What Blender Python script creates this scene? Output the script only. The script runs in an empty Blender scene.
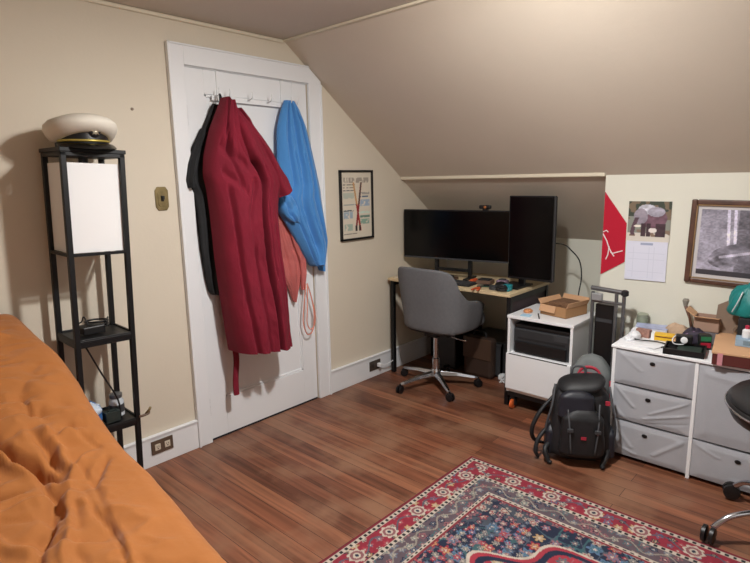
import bpy, bmesh, math, random
import numpy as np
from mathutils import Vector, Matrix
random.seed(4); rng = np.random.default_rng(7)
C = bpy.context.scene.collection
S = bpy.context.scene
PI = math.pi

# ---------------------------------------------------------------- camera
CX, CY, CZ = -1.4778, -2.6136, 1.425
YAW, PITCH, ROLL = 0.7399, -0.184, -0.0183
cy, sy, cp, sp = math.cos(YAW), math.sin(YAW), math.cos(PITCH), math.sin(PITCH)
F = Vector((cy*cp, sy*cp, sp)); R0 = Vector((sy, -cy, 0)); U0 = R0.cross(F)
cr, sr = math.cos(ROLL), math.sin(ROLL)
Rt = R0*cr + U0*sr; Up = -R0*sr + U0*cr
cam = bpy.data.cameras.new('camera'); co = bpy.data.objects.new('camera', cam); C.objects.link(co)
M = Matrix((Rt, Up, -F)).transposed().to_4x4(); M.translation = (CX, CY, CZ)
co.matrix_world = M
cam.sensor_width = 36; cam.lens = 546.58/750*36; cam.clip_start = 0.02
cam.shift_y = 0.0
S.camera = co
# ---------------------------------------------------------------- world, lamps, exposure
w = bpy.data.worlds.new('world'); S.world = w; w.use_nodes = True
w.node_tree.nodes['Background'].inputs[0].default_value = (0.9, 0.93, 1.0, 1)
w.node_tree.nodes['Background'].inputs[1].default_value = 0.02
S.view_settings.view_transform = 'Standard'; S.view_settings.look = 'None'
S.view_settings.gamma = 1; S.view_settings.exposure = 0.1; S.view_settings.use_curve_mapping = False
LAMP = (0.02, -1.66, 2.18)
ld = bpy.data.lights.new('ceiling_bulb', 'AREA'); ld.shape = 'DISK'; ld.size = .11; ld.energy = 36; ld.color = (.985, .985, .985);
lo = bpy.data.objects.new('ceiling_bulb', ld); C.objects.link(lo); lo.location = LAMP
ld = bpy.data.lights.new('ceiling_lamp_boost', 'POINT'); ld.energy = 28; ld.color = (1, .97, .92); ld.shadow_soft_size = .06  # second light added at the ceiling lamp to brighten the slope
lo = bpy.data.objects.new('ceiling_lamp_boost', ld); C.objects.link(lo); lo.location = (LAMP[0], LAMP[1], LAMP[2]-.10)
ld = bpy.data.lights.new('back_fill', 'AREA'); ld.shape = 'RECTANGLE'; ld.size = 1.1; ld.size_y = 1.3; ld.energy = 4; ld.color = (.86, .93, 1.0)  # cool fill light added unseen behind the camera, no window there
lo = bpy.data.objects.new('back_fill', ld); C.objects.link(lo); lo.location = (-0.9, -4.02, 1.35); lo.rotation_euler = (math.radians(90), 0, 0)

# ---------------------------------------------------------------- helpers
def lin(c):
    if isinstance(c, str):
        c = c.lstrip('#'); c = [int(c[i:i+2], 16)/255 for i in (0, 2, 4)]
    return tuple(x/12.92 if x <= .04045 else ((x+.055)/1.055)**2.4 for x in c)
def mat(name, col, rough=.6, metal=0., spec=.5, bump=None, var=None, sheen=0, trans=0, coat=0):
    m = bpy.data.materials.new(name); m.use_nodes = True
    nt = m.node_tree; b = nt.nodes['Principled BSDF']
    c = lin(col); b.inputs['Base Color'].default_value = (*c, 1)
    b.inputs['Roughness'].default_value = rough; b.inputs['Metallic'].default_value = metal
    b.inputs['Specular IOR Level'].default_value = spec
    if sheen: b.inputs['Sheen Weight'].default_value = sheen
    if trans: b.inputs['Transmission Weight'].default_value = trans
    if coat: b.inputs['Coat Weight'].default_value = coat
    if var or bump:
        tc = nt.nodes.new('ShaderNodeTexCoord')
    if var:                                  # (scale, amount)
        n = nt.nodes.new('ShaderNodeTexNoise'); n.inputs['Scale'].default_value = var[0]; n.inputs['Detail'].default_value = 5
        nt.links.new(tc.outputs['Object'], n.inputs['Vector'])
        r = nt.nodes.new('ShaderNodeValToRGB'); a = var[1]
        r.color_ramp.elements[0].position = .3; r.color_ramp.elements[1].position = .7
        r.color_ramp.elements[0].color = (*[x*(1-a) for x in c], 1); r.color_ramp.elements[1].color = (*[min(1, x*(1+a)) for x in c], 1)
        nt.links.new(n.outputs['Fac'], r.inputs['Fac']); nt.links.new(r.outputs['Color'], b.inputs['Base Color'])
    if bump:                                 # (scale, strength, distance)
        n = nt.nodes.new('ShaderNodeTexNoise'); n.inputs['Scale'].default_value = bump[0]; n.inputs['Detail'].default_value = 4
        nt.links.new(tc.outputs['Object'], n.inputs['Vector'])
        bp = nt.nodes.new('ShaderNodeBump'); bp.inputs['Strength'].default_value = bump[1]; bp.inputs['Distance'].default_value = bump[2]
        nt.links.new(n.outputs['Fac'], bp.inputs['Height']); nt.links.new(bp.outputs['Normal'], b.inputs['Normal'])
    return m
def attr_mat(name, rough=.7, bump=None):
    m = bpy.data.materials.new(name); m.use_nodes = True; nt = m.node_tree; b = nt.nodes['Principled BSDF']
    a = nt.nodes.new('ShaderNodeAttribute'); a.attribute_name = 'col'
    nt.links.new(a.outputs['Color'], b.inputs['Base Color']); b.inputs['Roughness'].default_value = rough
    if bump:
        tc = nt.nodes.new('ShaderNodeTexCoord')
        n = nt.nodes.new('ShaderNodeTexNoise'); n.inputs['Scale'].default_value = bump[0]
        nt.links.new(tc.outputs['Object'], n.inputs['Vector'])
        bp = nt.nodes.new('ShaderNodeBump'); bp.inputs['Strength'].default_value = bump[1]; bp.inputs['Distance'].default_value = bump[2]
        nt.links.new(n.outputs['Fac'], bp.inputs['Height']); nt.links.new(bp.outputs['Normal'], b.inputs['Normal'])
    return m

def obj(name, bm, m, parent=None, smooth=False, bevel=0, kind=None, label=None):
    me = bpy.data.meshes.new(name)
    bmesh.ops.recalc_face_normals(bm, faces=bm.faces)
    bm.to_mesh(me); bm.free()
    for mm in (m if isinstance(m, (list, tuple)) else [m]): me.materials.append(mm)
    if smooth:
        for p in me.polygons: p.use_smooth = True
        me.set_sharp_from_angle(angle=math.radians(45)) if smooth == 'auto' else None
    o = bpy.data.objects.new(name, me); C.objects.link(o)
    if parent: o.parent = parent
    if bevel:
        b = o.modifiers.new('bevel', 'BEVEL'); b.width = bevel; b.segments = 2; b.limit_method = 'ANGLE'; b.angle_limit = math.radians(40)
    if kind: o['kind'] = kind
    if label: o['label'] = label
    return o
def thing(name, label, cat, loc=(0, 0, 0), rz=0, group=None, rot=None):
    o = bpy.data.objects.new(name, None); C.objects.link(o); o.empty_display_size = .05
    o.location = loc; o.rotation_euler = rot if rot else (0, 0, rz)
    o['label'] = label; o['category'] = cat
    if group: o['group'] = group
    return o
def tag(o, label, cat, group=None, kind=None, loc=None, rz=None):
    o['label'] = label; o['category'] = cat
    if group: o['group'] = group
    if kind: o['kind'] = kind
    if loc: o.location = loc
    if rz is not None: o.rotation_euler[2] = rz
    return o
def BM(): return bmesh.new()
def box(bm, x0, x1, y0, y1, z0, z1, mi=0, T=None):
    vs = [bm.verts.new((x, y, z)) for x in (x0, x1) for y in (y0, y1) for z in (z0, z1)]
    if T is not None:
        for v in vs: v.co = T @ v.co
    for f in ((0, 1, 3, 2), (4, 6, 7, 5), (0, 4, 5, 1), (2, 3, 7, 6), (0, 2, 6, 4), (1, 5, 7, 3)):
        fc = bm.faces.new([vs[i] for i in f]); fc.material_index = mi
    return bm
def B(*a, **k): return box(BM(), *a, **k)
def catmull(pts, n=6):
    P = [Vector(p) for p in pts]; P = [P[0]*2-P[1]] + P + [P[-1]*2-P[-2]]; out = []
    for i in range(1, len(P)-2):
        a, b, c, d = P[i-1:i+3]
        for k in range(n):
            t = k/n
            out.append(.5*((2*b)+(c-a)*t+(2*a-5*b+4*c-d)*t*t+(3*b-a-3*c+d)*t**3))
    out.append(P[-2]); return out
def tube(bm, pts, r, seg=8, smooth=0, closed=False):
    P = catmull(pts, smooth) if smooth else [Vector(p) for p in pts]
    n = len(P); rs = r if isinstance(r, (list, tuple)) else [r]*n
    if len(rs) != n: rs = list(np.interp(np.linspace(0, 1, n), np.linspace(0, 1, len(rs)), rs))
    rings = []; up = None
    for i in range(n):
        d = (P[min(i+1, n-1)]-P[max(i-1, 0)])
        if d.length < 1e-9: d = Vector((0, 0, 1))
        d.normalize()
        if up is None: up = Vector((0, 0, 1)) if abs(d.z) < .9 else Vector((1, 0, 0))
        s = d.cross(up)
        if s.length < 1e-4: s = d.cross(Vector((.3, 1, .2)))
        s.normalize(); up = s.cross(d).normalized()
        rings.append([bm.verts.new(P[i]+(s*math.cos(a)+up*math.sin(a))*rs[i]) for a in [2*PI*k/seg for k in range(seg)]])
    for a, b in zip(rings, rings[1:]):
        for k in range(seg): bm.faces.new((a[k], a[(k+1) % seg], b[(k+1) % seg], b[k]))
    bm.faces.new(rings[0][::-1]); bm.faces.new(rings[-1]); return bm
def lathe(bm, prof, seg=24, c=(0, 0, 0), sx=1, sy=1, T=None):
    rings = []
    for r, z in prof:
        ring = []
        for k in range(seg):
            a = 2*PI*k/seg; v = Vector((r*sx*math.cos(a), r*sy*math.sin(a), z))
            v = (T @ v if T is not None else v)+Vector(c); ring.append(bm.verts.new(v))
        rings.append(ring)
    for a, b in zip(rings, rings[1:]):
        for k in range(seg): bm.faces.new((a[k], a[(k+1) % seg], b[(k+1) % seg], b[k]))
    bm.faces.new(rings[0][::-1]); bm.faces.new(rings[-1]); return bm
def prism(bm, pts, axis, a0, a1, mi=0):
    """polygon pts in the two other axes, extruded along axis (0,1,2) from a0 to a1"""
    def mk(p, a):
        v = list(p); v.insert(axis, a); return bm.verts.new(v)
    lo_, hi = [mk(p, a0) for p in pts], [mk(p, a1) for p in pts]
    fs = [bm.faces.new(lo_[::-1]), bm.faces.new(hi)]; n = len(pts)
    for i in range(n): fs.append(bm.faces.new((lo_[i], lo_[(i+1) % n], hi[(i+1) % n], hi[i])))
    for f in fs: f.material_index = mi
    return bm
def grid(bm, nu, nv, f, closed_u=False):
    V = [[bm.verts.new(f(i/nu, j/nv)) for i in range(nu+(0 if closed_u else 1))] for j in range(nv+1)]
    w_ = len(V[0])
    for j in range(nv):
        for i in range(nu): bm.faces.new((V[j][i], V[j][(i+1) % w_], V[j+1][(i+1) % w_], V[j+1][i]))
    return V
def panel(name, o, u, v, nu, nv, f, m, parent=None):
    """flat sheet at origin o with edge vectors u, v, coloured by f(U,V)->rgb arrays (sRGB 0..1)"""
    us, vs = np.linspace(0, 1, nu+1), np.linspace(0, 1, nv+1); Ug, Vg = np.meshgrid(us, vs)
    co_ = (np.array(o)[None, None]+Ug[..., None]*np.array(u)+Vg[..., None]*np.array(v)).reshape(-1, 3)
    idx = np.arange((nu+1)*(nv+1)).reshape(nv+1, nu+1)
    q = np.stack([idx[:-1, :-1], idx[:-1, 1:], idx[1:, 1:], idx[1:, :-1]], -1).reshape(-1, 4)
    me = bpy.data.meshes.new(name); me.from_pydata(co_.tolist(), [], q.tolist())
    col = f(Ug, Vg).reshape(-1, 3).clip(0, 1); col = np.where(col <= .04045, col/12.92, ((col+.055)/1.055)**2.4)
    a = me.color_attributes.new('col', 'FLOAT_COLOR', 'POINT'); a.data.foreach_set('color', np.concatenate([col, np.ones((len(col), 1))], 1).astype(np.float32).ravel())
    me.materials.append(m); ob = bpy.data.objects.new(name, me); C.objects.link(ob)
    if parent: ob.parent = parent
    return ob
def hexa(c): c = c.lstrip('#'); return np.array([int(c[i:i+2], 16)/255 for i in (0, 2, 4)])
def vnoise(x, y, seed=0):
    """smooth value noise"""
    xi, yi = np.floor(x).astype(int), np.floor(y).astype(int); fx, fy = x-xi, y-yi
    fx, fy = fx*fx*(3-2*fx), fy*fy*(3-2*fy)
    def h(a, b): 
        n = np.sin(a*127.1+b*311.7+seed*74.7)*43758.5453; return n-np.floor(n)
    return (h(xi, yi)*(1-fx)+h(xi+1, yi)*fx)*(1-fy)+(h(xi, yi+1)*(1-fx)+h(xi+1, yi+1)*fx)*fy
def fbm(x, y, seed=0, o=4):
    s = 0; a = .5
    for k in range(o): s = s+a*vnoise(x*2**k, y*2**k, seed+k*3); a *= .5
    return s

# ---------------------------------------------------------------- materials
m_wall = mat('cream_wall_paint', '#d6ccba', .75, bump=(60, .15, .003), var=(1.3, .03))
m_slope = mat('sloped_ceiling_paint', '#cfc4b5', .8, bump=(30, .2, .004), var=(1.2, .05))
m_ceil = mat('ceiling_paint', '#c9c0b5', .8, bump=(45, .2, .003))
m_white = mat('white_trim_paint', '#e6e8ea', .38, bump=(25, .06, .002))
m_trimc = mat('cream_trim_paint', '#d8cfba', .5)
m_metalblk = mat('black_metal', '#0e0f12', .45, spec=.4)
m_black = mat('black_plastic', '#131315', .42)
m_blackm = mat('black_matte', '#1b1b1d', .75)
m_dgrey = mat('dark_grey', '#3a3b3e', .55)
m_screen = mat('dark_glossy_screen', '#050506', .2, spec=.3)
m_chrome = mat('chrome', '#c9cbd0', .2, 1)
m_steel = mat('brushed_steel', '#9a9a98', .35, 1)
m_robe = mat('crimson_terry', '#760a25', .9, bump=(260, .5, .004), sheen=0, var=(7, .1))
m_blackcloth = mat('black_cloth', '#1d1e20', .85, bump=(120, .4, .004), var=(14, .35))
m_blue = mat('blue_cloth', '#4585c4', .9, bump=(200, .4, .003), sheen=.25)
m_salmon = mat('salmon_cloth', '#b8625e', .9, bump=(160, .4, .003), var=(9, .12))
m_duvet = mat('orange_cotton', '#a8662b', .85, bump=(40, .25, .006), sheen=.15, var=(3, .06))
m_grey = mat('grey_woven_fabric', '#66676a', .9, bump=(300, .5, .002), var=(60, .06))
m_drawer = mat('grey_drawer_fabric', '#a9abb1', .85, bump=(220, .35, .002), var=(8, .05))
m_wht = mat('white_laminate', '#eef0f2', .35)
m_shade = mat('white_lamp_shade_fabric', '#eeeeee', .7, bump=(150, .1, .001))
m_desk = mat('pale_wood_desktop', '#cdb893', .5, var=(5, .12))
m_card = mat('brown_cardboard', '#a98058', .8, var=(12, .08))
m_card2 = mat('tan_cardboard', '#cba07a', .8, var=(10, .05))
m_brass = mat('antique_brass', '#8a7a55', .45, .75, var=(40, .2))

# ================================================================= SETTING
H = 2.2201; XS = .6429; X1 = 1.7018; ZK = 1.4278; YA = -1.478
SL = (H-ZK)/(X1-XS); X2 = 2.282; ZB = H-SL*(X2-XS); YE = -4.1; XW = -2.5
def st(name, bm, m, parent=None, **k):
    o = obj(name, bm, m, parent, **k)
    if parent is None: o['kind'] = 'structure'
    return o
# floor: boards running away from the door wall
def floor_mat():
    m = bpy.data.materials.new('worn_red_brown_floorboards'); m.use_nodes = True; nt = m.node_tree; b = nt.nodes['Principled BSDF']
    N = nt.nodes.new; L = nt.links.new
    tc = N('ShaderNodeTexCoord'); mp = N('ShaderNodeMapping'); mp.inputs['Rotation'].default_value = (0, 0, PI/2)
    L(tc.outputs['Object'], mp.inputs['Vector'])
    br = N('ShaderNodeTexBrick'); br.offset = .37; br.inputs['Scale'].default_value = 1
    br.inputs['Brick Width'].default_value = 1.9; br.inputs['Row Height'].default_value = .083
    br.inputs['Mortar Size'].default_value = .0014; br.inputs['Mortar Smooth'].default_value = .2; br.inputs['Bias'].default_value = 0
    br.inputs['Color1'].default_value = (0, 0, 0, 1); br.inputs['Color2'].default_value = (1, 1, 1, 1); br.inputs['Mortar'].default_value = (.5, .5, .5, 1)
    L(mp.outputs['Vector'], br.inputs['Vector'])
    r = N('ShaderNodeValToRGB'); e = r.color_ramp.elements
    e[0].position = 0; e[0].color = (*lin('#5f3a2a'), 1); e[1].position = 1; e[1].color = (*lin('#8f6046'), 1)
    x = e.new(.35); x.color = (*lin('#7b4d37'), 1); x = e.new(.7); x.color = (*lin('#83523b'), 1)
    L(br.outputs['Color'], r.inputs['Fac'])
    # grain
    mp2 = N('ShaderNodeMapping'); mp2.inputs['Scale'].default_value = (38, 1.6, 1); L(tc.outputs['Object'], mp2.inputs['Vector'])
    n = N('ShaderNodeTexNoise'); n.inputs['Scale'].default_value = 1; n.inputs['Detail'].default_value = 8; n.inputs['Distortion'].default_value = .6; L(mp2.outputs['Vector'], n.inputs['Vector'])
    r2 = N('ShaderNodeValToRGB'); r2.color_ramp.elements[0].position = .3; r2.color_ramp.elements[1].position = .72
    r2.color_ramp.elements[0].color = (.34, .30, .29, 1); r2.color_ramp.elements[1].color = (1.45, 1.42, 1.4, 1); L(n.outputs['Fac'], r2.inputs['Fac'])
    mx = N('ShaderNodeMix'); mx.data_type = 'RGBA'; mx.blend_type = 'MULTIPLY'; mx.inputs[0].default_value = .75
    L(r.outputs['Color'], mx.inputs[6]); L(r2.outputs['Color'], mx.inputs[7])
    # worn patches
    n2 = N('ShaderNodeTexNoise'); n2.inputs['Scale'].default_value = 3.4; n2.inputs['Detail'].default_value = 6; L(tc.outputs['Object'], n2.inputs['Vector'])
    r3 = N('ShaderNodeValToRGB'); r3.color_ramp.elements[0].position = .46; r3.color_ramp.elements[1].position = .66
    r3.color_ramp.elements[0].color = (0, 0, 0, 1); r3.color_ramp.elements[1].color = (.75, .75, .75, 1); L(n2.outputs['Fac'], r3.inputs['Fac'])
    mx2 = N('ShaderNodeMix'); mx2.data_type = 'RGBA'; L(r3.outputs['Color'], mx2.inputs[0]); L(mx.outputs[2], mx2.inputs[6]); mx2.inputs[7].default_value = (*lin('#8f6a52'), 1)
    mx3 = N('ShaderNodeMix'); mx3.data_type = 'RGBA'; L(br.outputs['Fac'], mx3.inputs[0]); L(mx2.outputs[2], mx3.inputs[6]); mx3.inputs[7].default_value = (*lin('#37211a'), 1)
    L(mx3.outputs[2], b.inputs['Base Color']); b.inputs['Roughness'].default_value = .42; b.inputs['Specular IOR Level'].default_value = .4
    bp = N('ShaderNodeBump'); bp.inputs['Strength'].default_value = .25; bp.inputs['Distance'].default_value = .004
    L(n.outputs['Fac'], bp.inputs['Height']); L(bp.outputs['Normal'], b.inputs['Normal'])
    return m
st('floor', B(XW, X2, YE, 0, -.05, 0), floor_mat())
# door wall (left wall of the picture), with an opening for the door
W_, HD = .807, 2.0
b = BM(); T = .12
def wq(x0, x1, z0, z1): box(b, x0, x1, 0, T, z0, z1)
wq(XW, -.0, 0, H); wq(0, XS, HD, H)
prism(b, [(XS, HD), (XS, H), (X1, ZK), (X2, ZB), (X2, 0), (W_, 0), (W_, HD)], 1, 0, T)
st('wall_left', b, m_wall)
st('ceiling', B(XW, XS, YE, T, H, H+.1), m_ceil)
b = BM(); prism(b, [(XS, H), (X1, ZK), (X1, ZK+.1), (XS, H+.1)], 1, YE, T); o = st('ceiling', b, m_slope)
b = BM(); prism(b, [(X1, ZK), (X2, ZB), (X2, ZB+.1), (X1, ZK+.1)], 1, YA, T); o = st('ceiling', b, m_slope)
m_wallr = mat('pale_green_cream_wall_paint', '#deddd0', .75, bump=(60, .15, .003), var=(1.3, .03))
st('wall_right', B(X1, X2+.1, YE, YA, 0, ZK), m_wallr)
st('wall_alcove', B(X2, X2+.1, YA, T, 0, ZB+.08), m_wallr)
st('wall_back', B(XW, X2, YE-.1, YE, 0, H), m_wall)
st('wall_bedside', B(XW-.1, XW, YE, T, 0, H), m_wall)
# trims
st('trim_1', B(X1-.020, X1+.004, YA, 0, ZK-.008, ZK+.016), m_trimc, bevel=.006)
st('trim_2', B(XS-.014, XS+.014, YE, -.001, H-.014, H-.001), m_trimc, bevel=.004)
st('trim_3', B(XW, XS, -.014, -.001, H-.02, H-.001), m_trimc, bevel=.005)
st('baseboard_left', box(B(XW, -.0845, -.018, 0, 0, .15), XW, -.0845, -.024, 0, .15, .162), m_white, bevel=.003)
st('baseboard_left', box(B(W_+.098, X2, -.018, 0, 0, .15), W_+.098, X2, -.024, 0, .15, .162), m_white, bevel=.003)
st('baseboard_right', B(X1-.018, X1, YE, YA, 0, .15), m_white, bevel=.004)
# door casing
c0 = -.0839; c1 = W_+.098
zc = H-SL*(c1-XS)-.004; xt = XS+(H-(HD+.0973))/SL-.004
b = B(c0, 0, -.02, 0, 0, HD+.0973)
box(b, c0-.001, c0+.012, -.028, 0, 0, HD+.0973)
prism(b, [(0, HD), (0, HD+.0973), (xt, HD+.0973), (c1, zc), (c1, 0), (W_, 0), (W_, HD)], 1, -.02, 0)
box(b, c1-.012, c1+.001, -.028, 0, 0, zc-.02)
prism(b, [(c0, HD+.0973), (c0, HD+.088), (xt+.012, HD+.088), (xt, HD+.0973)], 1, -.028, 0)
st('trim_4', b, m_white, bevel=.003)
st('trim_5', B(-.0, W_, .0, .11, HD-.004, HD+.001), m_white)
# door leaf, with two recessed panels
door = thing('door_1', '', 'door'); del door['label']; del door['category']; door['kind'] = 'structure'
g = .005; y0, y1 = .004, .042; sx0, sx1 = .115, W_-.115
b = BM()
zs = [.008, .225, .86, 1.0, 1.875, HD-g]
box(b, .009, sx0, y0, y1, zs[0], zs[5]); box(b, sx1, W_-g, y0, y1, zs[0], zs[5])
for a_, c_ in ((0, 1), (2, 3), (4, 5)): box(b, sx0, sx1, y0, y1, zs[a_], zs[c_])
obj('door_leaf', b, m_white, door, bevel=.002)
b = BM()
for a_, c_ in ((1, 2), (3, 4)):
    box(b, sx0, sx1, y0+.013, y1-.01, zs[a_], zs[c_])
obj('door_panel', b, m_white, door)
b = BM()
for a_, c_ in ((1, 2), (3, 4)):
    for x0, x1, z0, z1 in ((sx0, sx0+.014, zs[a_], zs[c_]), (sx1-.014, sx1, zs[a_], zs[c_]), (sx0, sx1, zs[a_], zs[a_]+.014), (sx0, sx1, zs[c_]-.014, zs[c_])):
        box(b, x0, x1, y0+.005, y0+.014, z0, z1)
obj('panel_moulding', b, m_white, door, bevel=.003)
for z in (.2, 1.76):
    b = tube(BM(), [(.001, -.003, z-.05), (.001, -.003, z+.05)], .007, 8); box(b, -.001, .004, -.002, .02, z-.045, z+.045)
    obj('hinge', b, m_dgrey, door, label='dark metal hinge')
obj('gap_shade_sheet', B(-.0, W_, .05, .1, 0, HD), mat('shadow_gap_dark', '#241c18', .9), door)  # dark sheet behind the leaf, its colour stands in for shade in the gap

# small fixed fittings on the wall
def outlet(loc, label, horiz=True, plate='#5b4a3d', face='#cfc6b4', group=None):
    t = thing('wall_outlet', label, 'outlet', loc)
    w2, h2 = (.058, .036) if horiz else (.036, .058)
    obj('cover_plate', B(-w2, w2, -.006, 0, -h2, h2), mat('outlet_plate', plate, .4), t, bevel=.002)
    for s in (-1, 1):
        c = (s*.026, 0) if horiz else (0, s*.026)
        b = B(c[0]-.015, c[0]+.015, -.009, -.005, c[1]-.017, c[1]+.017); o = obj('socket', b, mat('socket_face', face, .5), t, bevel=.002)
        b = BM()
        for q in (-.005, .005): box(b, c[0]+q-.0012, c[0]+q+.0012, -.0096, -.0088, c[1]-.001, c[1]+.008)
        box(b, c[0]-.003, c[0]+.003, -.0096, -.0088, c[1]-.009, c[1]-.004)
        obj('slots', b, m_black, o)
    return t
outlet((-.29, -.0185, .098), 'brown horizontal wall outlet low on the baseboard by the shelf lamp')
t = thing('light_switch', 'small antique brass toggle switch plate with clipped corners beside the door', 'light switch', (-.166, 0, 1.352))
b = BM(); pp = [(-.022, .058), (.022, .058), (.034, .04), (.034, -.04), (.022, -.058), (-.022, -.058), (-.034, -.04), (-.034, .04)]
prism(b, pp, 1, -.006, 0); obj('switch_plate', b, m_brass, t, bevel=.003)
b = BM(); prism(b, [(x*.66, z*.66) for x, z in pp], 1, -.009, -.005); obj('raised_border', b, m_brass, t, bevel=.002)
obj('toggle', box(B(-.006, .006, -.022, -.006, -.004, .014), -.008, .008, -.01, -.008, -.013, .015), m_black, t, bevel=.001)
for z in (-.03, .03): obj('screw', lathe(BM(), [(.003, 0), (.003, .002)], 8, (0, -.009, z), T=Matrix.Rotation(PI/2, 3, 'X')), m_brass, t)
b = lathe(BM(), [(.0075, 0), (.006, .005), (.002, .007)], 12, (-.271, 0, 1.769), T=Matrix.Rotation(PI/2, 3, 'X'))
tag(obj('wall_nail', b, mat('nail_grey', '#8c7b6c', .6)), 'small nail head in the bare wall above the brass switch', 'nail')

# ================================================================= RUG (flat woven, pattern belongs to the weave)
RX0, RX1, RY0, RY1 = -.76, .784, -3.66, -1.205
def rug_col(U, V):
    X = RX0+U*(RX1-RX0); Y = RY0+V*(RY1-RY0)
    dx = np.minimum(X-RX0, RX1-X); dy = np.minimum(Y-RY0, RY1-Y); d = np.minimum(dx, dy)
    along = np.where(dx < dy, Y, X)
    navy, red, cream, slate, rose, teal, black = map(hexa, ('#17213a', '#8c1f32', '#b9ad9d', '#4c5360', '#945a5e', '#396268', '#14161c'))
    gold = hexa('#b08d5c'); blue = hexa('#4f6c8c'); brt = hexa('#9f2b3a')
    out = np.zeros(X.shape+(3,))
    def put(m, c): out[m] = c
    # navy field with scattered flowers, vines
    out[:] = navy
    cxr, cyr = (RX0+RX1)/2, (RY0+RY1)/2
    def flowers(region, cell, seed, cols, rad, jit=.3, petals=6):
        gx, gy = X/cell, Y/cell; ix, iy = np.floor(gx), np.floor(gy)
        def h(k):
            n = np.sin(ix*12.9898+iy*78.233+k*37.7+seed*11.3)*43758.5453; return n-np.floor(n)
        px, py = gx-ix-.5-(h(1)-.5)*jit, gy-iy-.5-(h(2)-.5)*jit
        rr = np.hypot(px, py); th = np.arctan2(py, px)+h(3)*6
        R_ = rad*(.7+.6*h(4))*(1+.28*np.cos(petals*th))
        pick = (h(5)*len(cols)).astype(int).clip(0, len(cols)-1); cc = np.array(cols)[pick]
        m = region & (rr < R_) ; out[m] = cc[m]
        m = region & (rr < R_*.62) & (rr > R_*.4); out[m] = np.array(cols)[(pick+2) % len(cols)][m]
        m = region & (rr < R_*.25); out[m] = cream
    field = d > .262
    v1 = np.abs(np.sin(X*31+2.2*np.sin(Y*17))*.5+np.sin(Y*29+2*np.sin(X*21))*.5) < .07
    put(field & v1, teal*.9)
    v2 = np.abs(np.sin(X*47+1.7*np.sin(Y*31))-np.sin(Y*41+1.3*np.cos(X*33))) < .1
    put(field & v2, slate)
    flowers(field, .062, 1, [rose, cream*.85, blue, brt*.95, teal, gold], .34)
    flowers(field & (fbm(X*9, Y*9, 5) > .45), .034, 2, [rose, blue, cream*.8, brt, slate], .33)
    # central medallion
    e = np.hypot((X-cxr)/.50, (Y-cyr)/.80); th = np.arctan2((Y-cyr)/.8, (X-cxr)/.5); e = e*(1+.06*np.cos(12*th))
    med = field & (e < 1); put(med, brt); put(field & (np.abs(e-1) < .010), cream); put(field & (np.abs(e-.94) < .02), navy)
    flowers(med & (e < .92), .06, 3, [navy, cream*.85, teal, gold, rose, blue], .36)
    put(med & (v2) & (e < .9), rose); 
    m2 = field & (e < .5); put(m2, navy); put(field & (np.abs(e-.5) < .02), cream); flowers(m2, .055, 8, [brt, cream, teal, gold], .36)
    # corner spandrels, bluish grey
    sp_ = field & (np.hypot(np.maximum(.5-(dx-.262), 0), np.maximum(.5-(dy-.262), 0)) > .53+.02*np.sin(np.arctan2(dy, dx)*26)) & (dx < .6) & (dy < .6)
    put(sp_, slate*.85); flowers(sp_, .05, 4, [rose, cream*.85, navy, brt*.9], .38); put(sp_ & v1, navy)
    # borders from outside in
    def band(a, b_, c): put((d >= a) & (d < b_), c)
    band(0, .013, red*.85)
    def dashes(a, b_):
        m = (d >= a) & (d < b_); put(m, cream)
        k = np.floor(along/.0135) % 2 == 0; put(m & k & (d > a+.004) & (d < b_-.004), black)
    dashes(.013, .034)
    m = (d >= .034) & (d < .128); put(m, red)
    flowers(m, .0465, 5, [cream*.9, rose, navy, blue*.9, gold, brt], .3, .45, 5)
    mid = d-.081
    put(m & (np.abs(mid-.022*np.sin(along*36)) < .004), slate)
    s = (along+5) % .19-.095; rr = np.hypot(s, mid)
    put(m & (rr < .036*(1+.12*np.cos(8*np.arctan2(mid, s)))), cream); put(m & (rr < .027), rose*.9); put(m & (rr < .016), cream); put(m & (rr < .008), navy)
    dashes(.128, .149)
    m = (d >= .149) & (d < .235); dim = (.6*slate+.4*rose); put(m, dim*.85)
    flowers(m, .043, 6, [slate*1.25, rose, cream*.85, navy, teal], .38, .4, 5)
    put(m & (np.abs(d-.192-.02*np.sin(along*44)) < .004), cream*.75)
    dashes(.235, .252); band(.252, .262, brt*.8)
    ww = .92+.16*fbm(X*60, Y*60, 9, 2)
    lum = out.mean(-1, keepdims=True); out = lum+(out-lum)*.92
    return out*ww[..., None]
m_rug = attr_mat('woven_rug', .95, bump=(420, .6, .002))
t = thing('area_rug', 'red and navy oriental patterned rug lying on the wooden floor', 'rug', (0, 0, 0))
panel('pile', (RX0, RY0, .0075), (RX1-RX0, 0, 0), (0, RY1-RY0, 0), 440, 700, rug_col, m_rug, t)
obj('backing', B(RX0, RX1, RY0, RY1, .0005, .007), mat('rug_edge', '#7c1c2c', .95), t)

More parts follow.
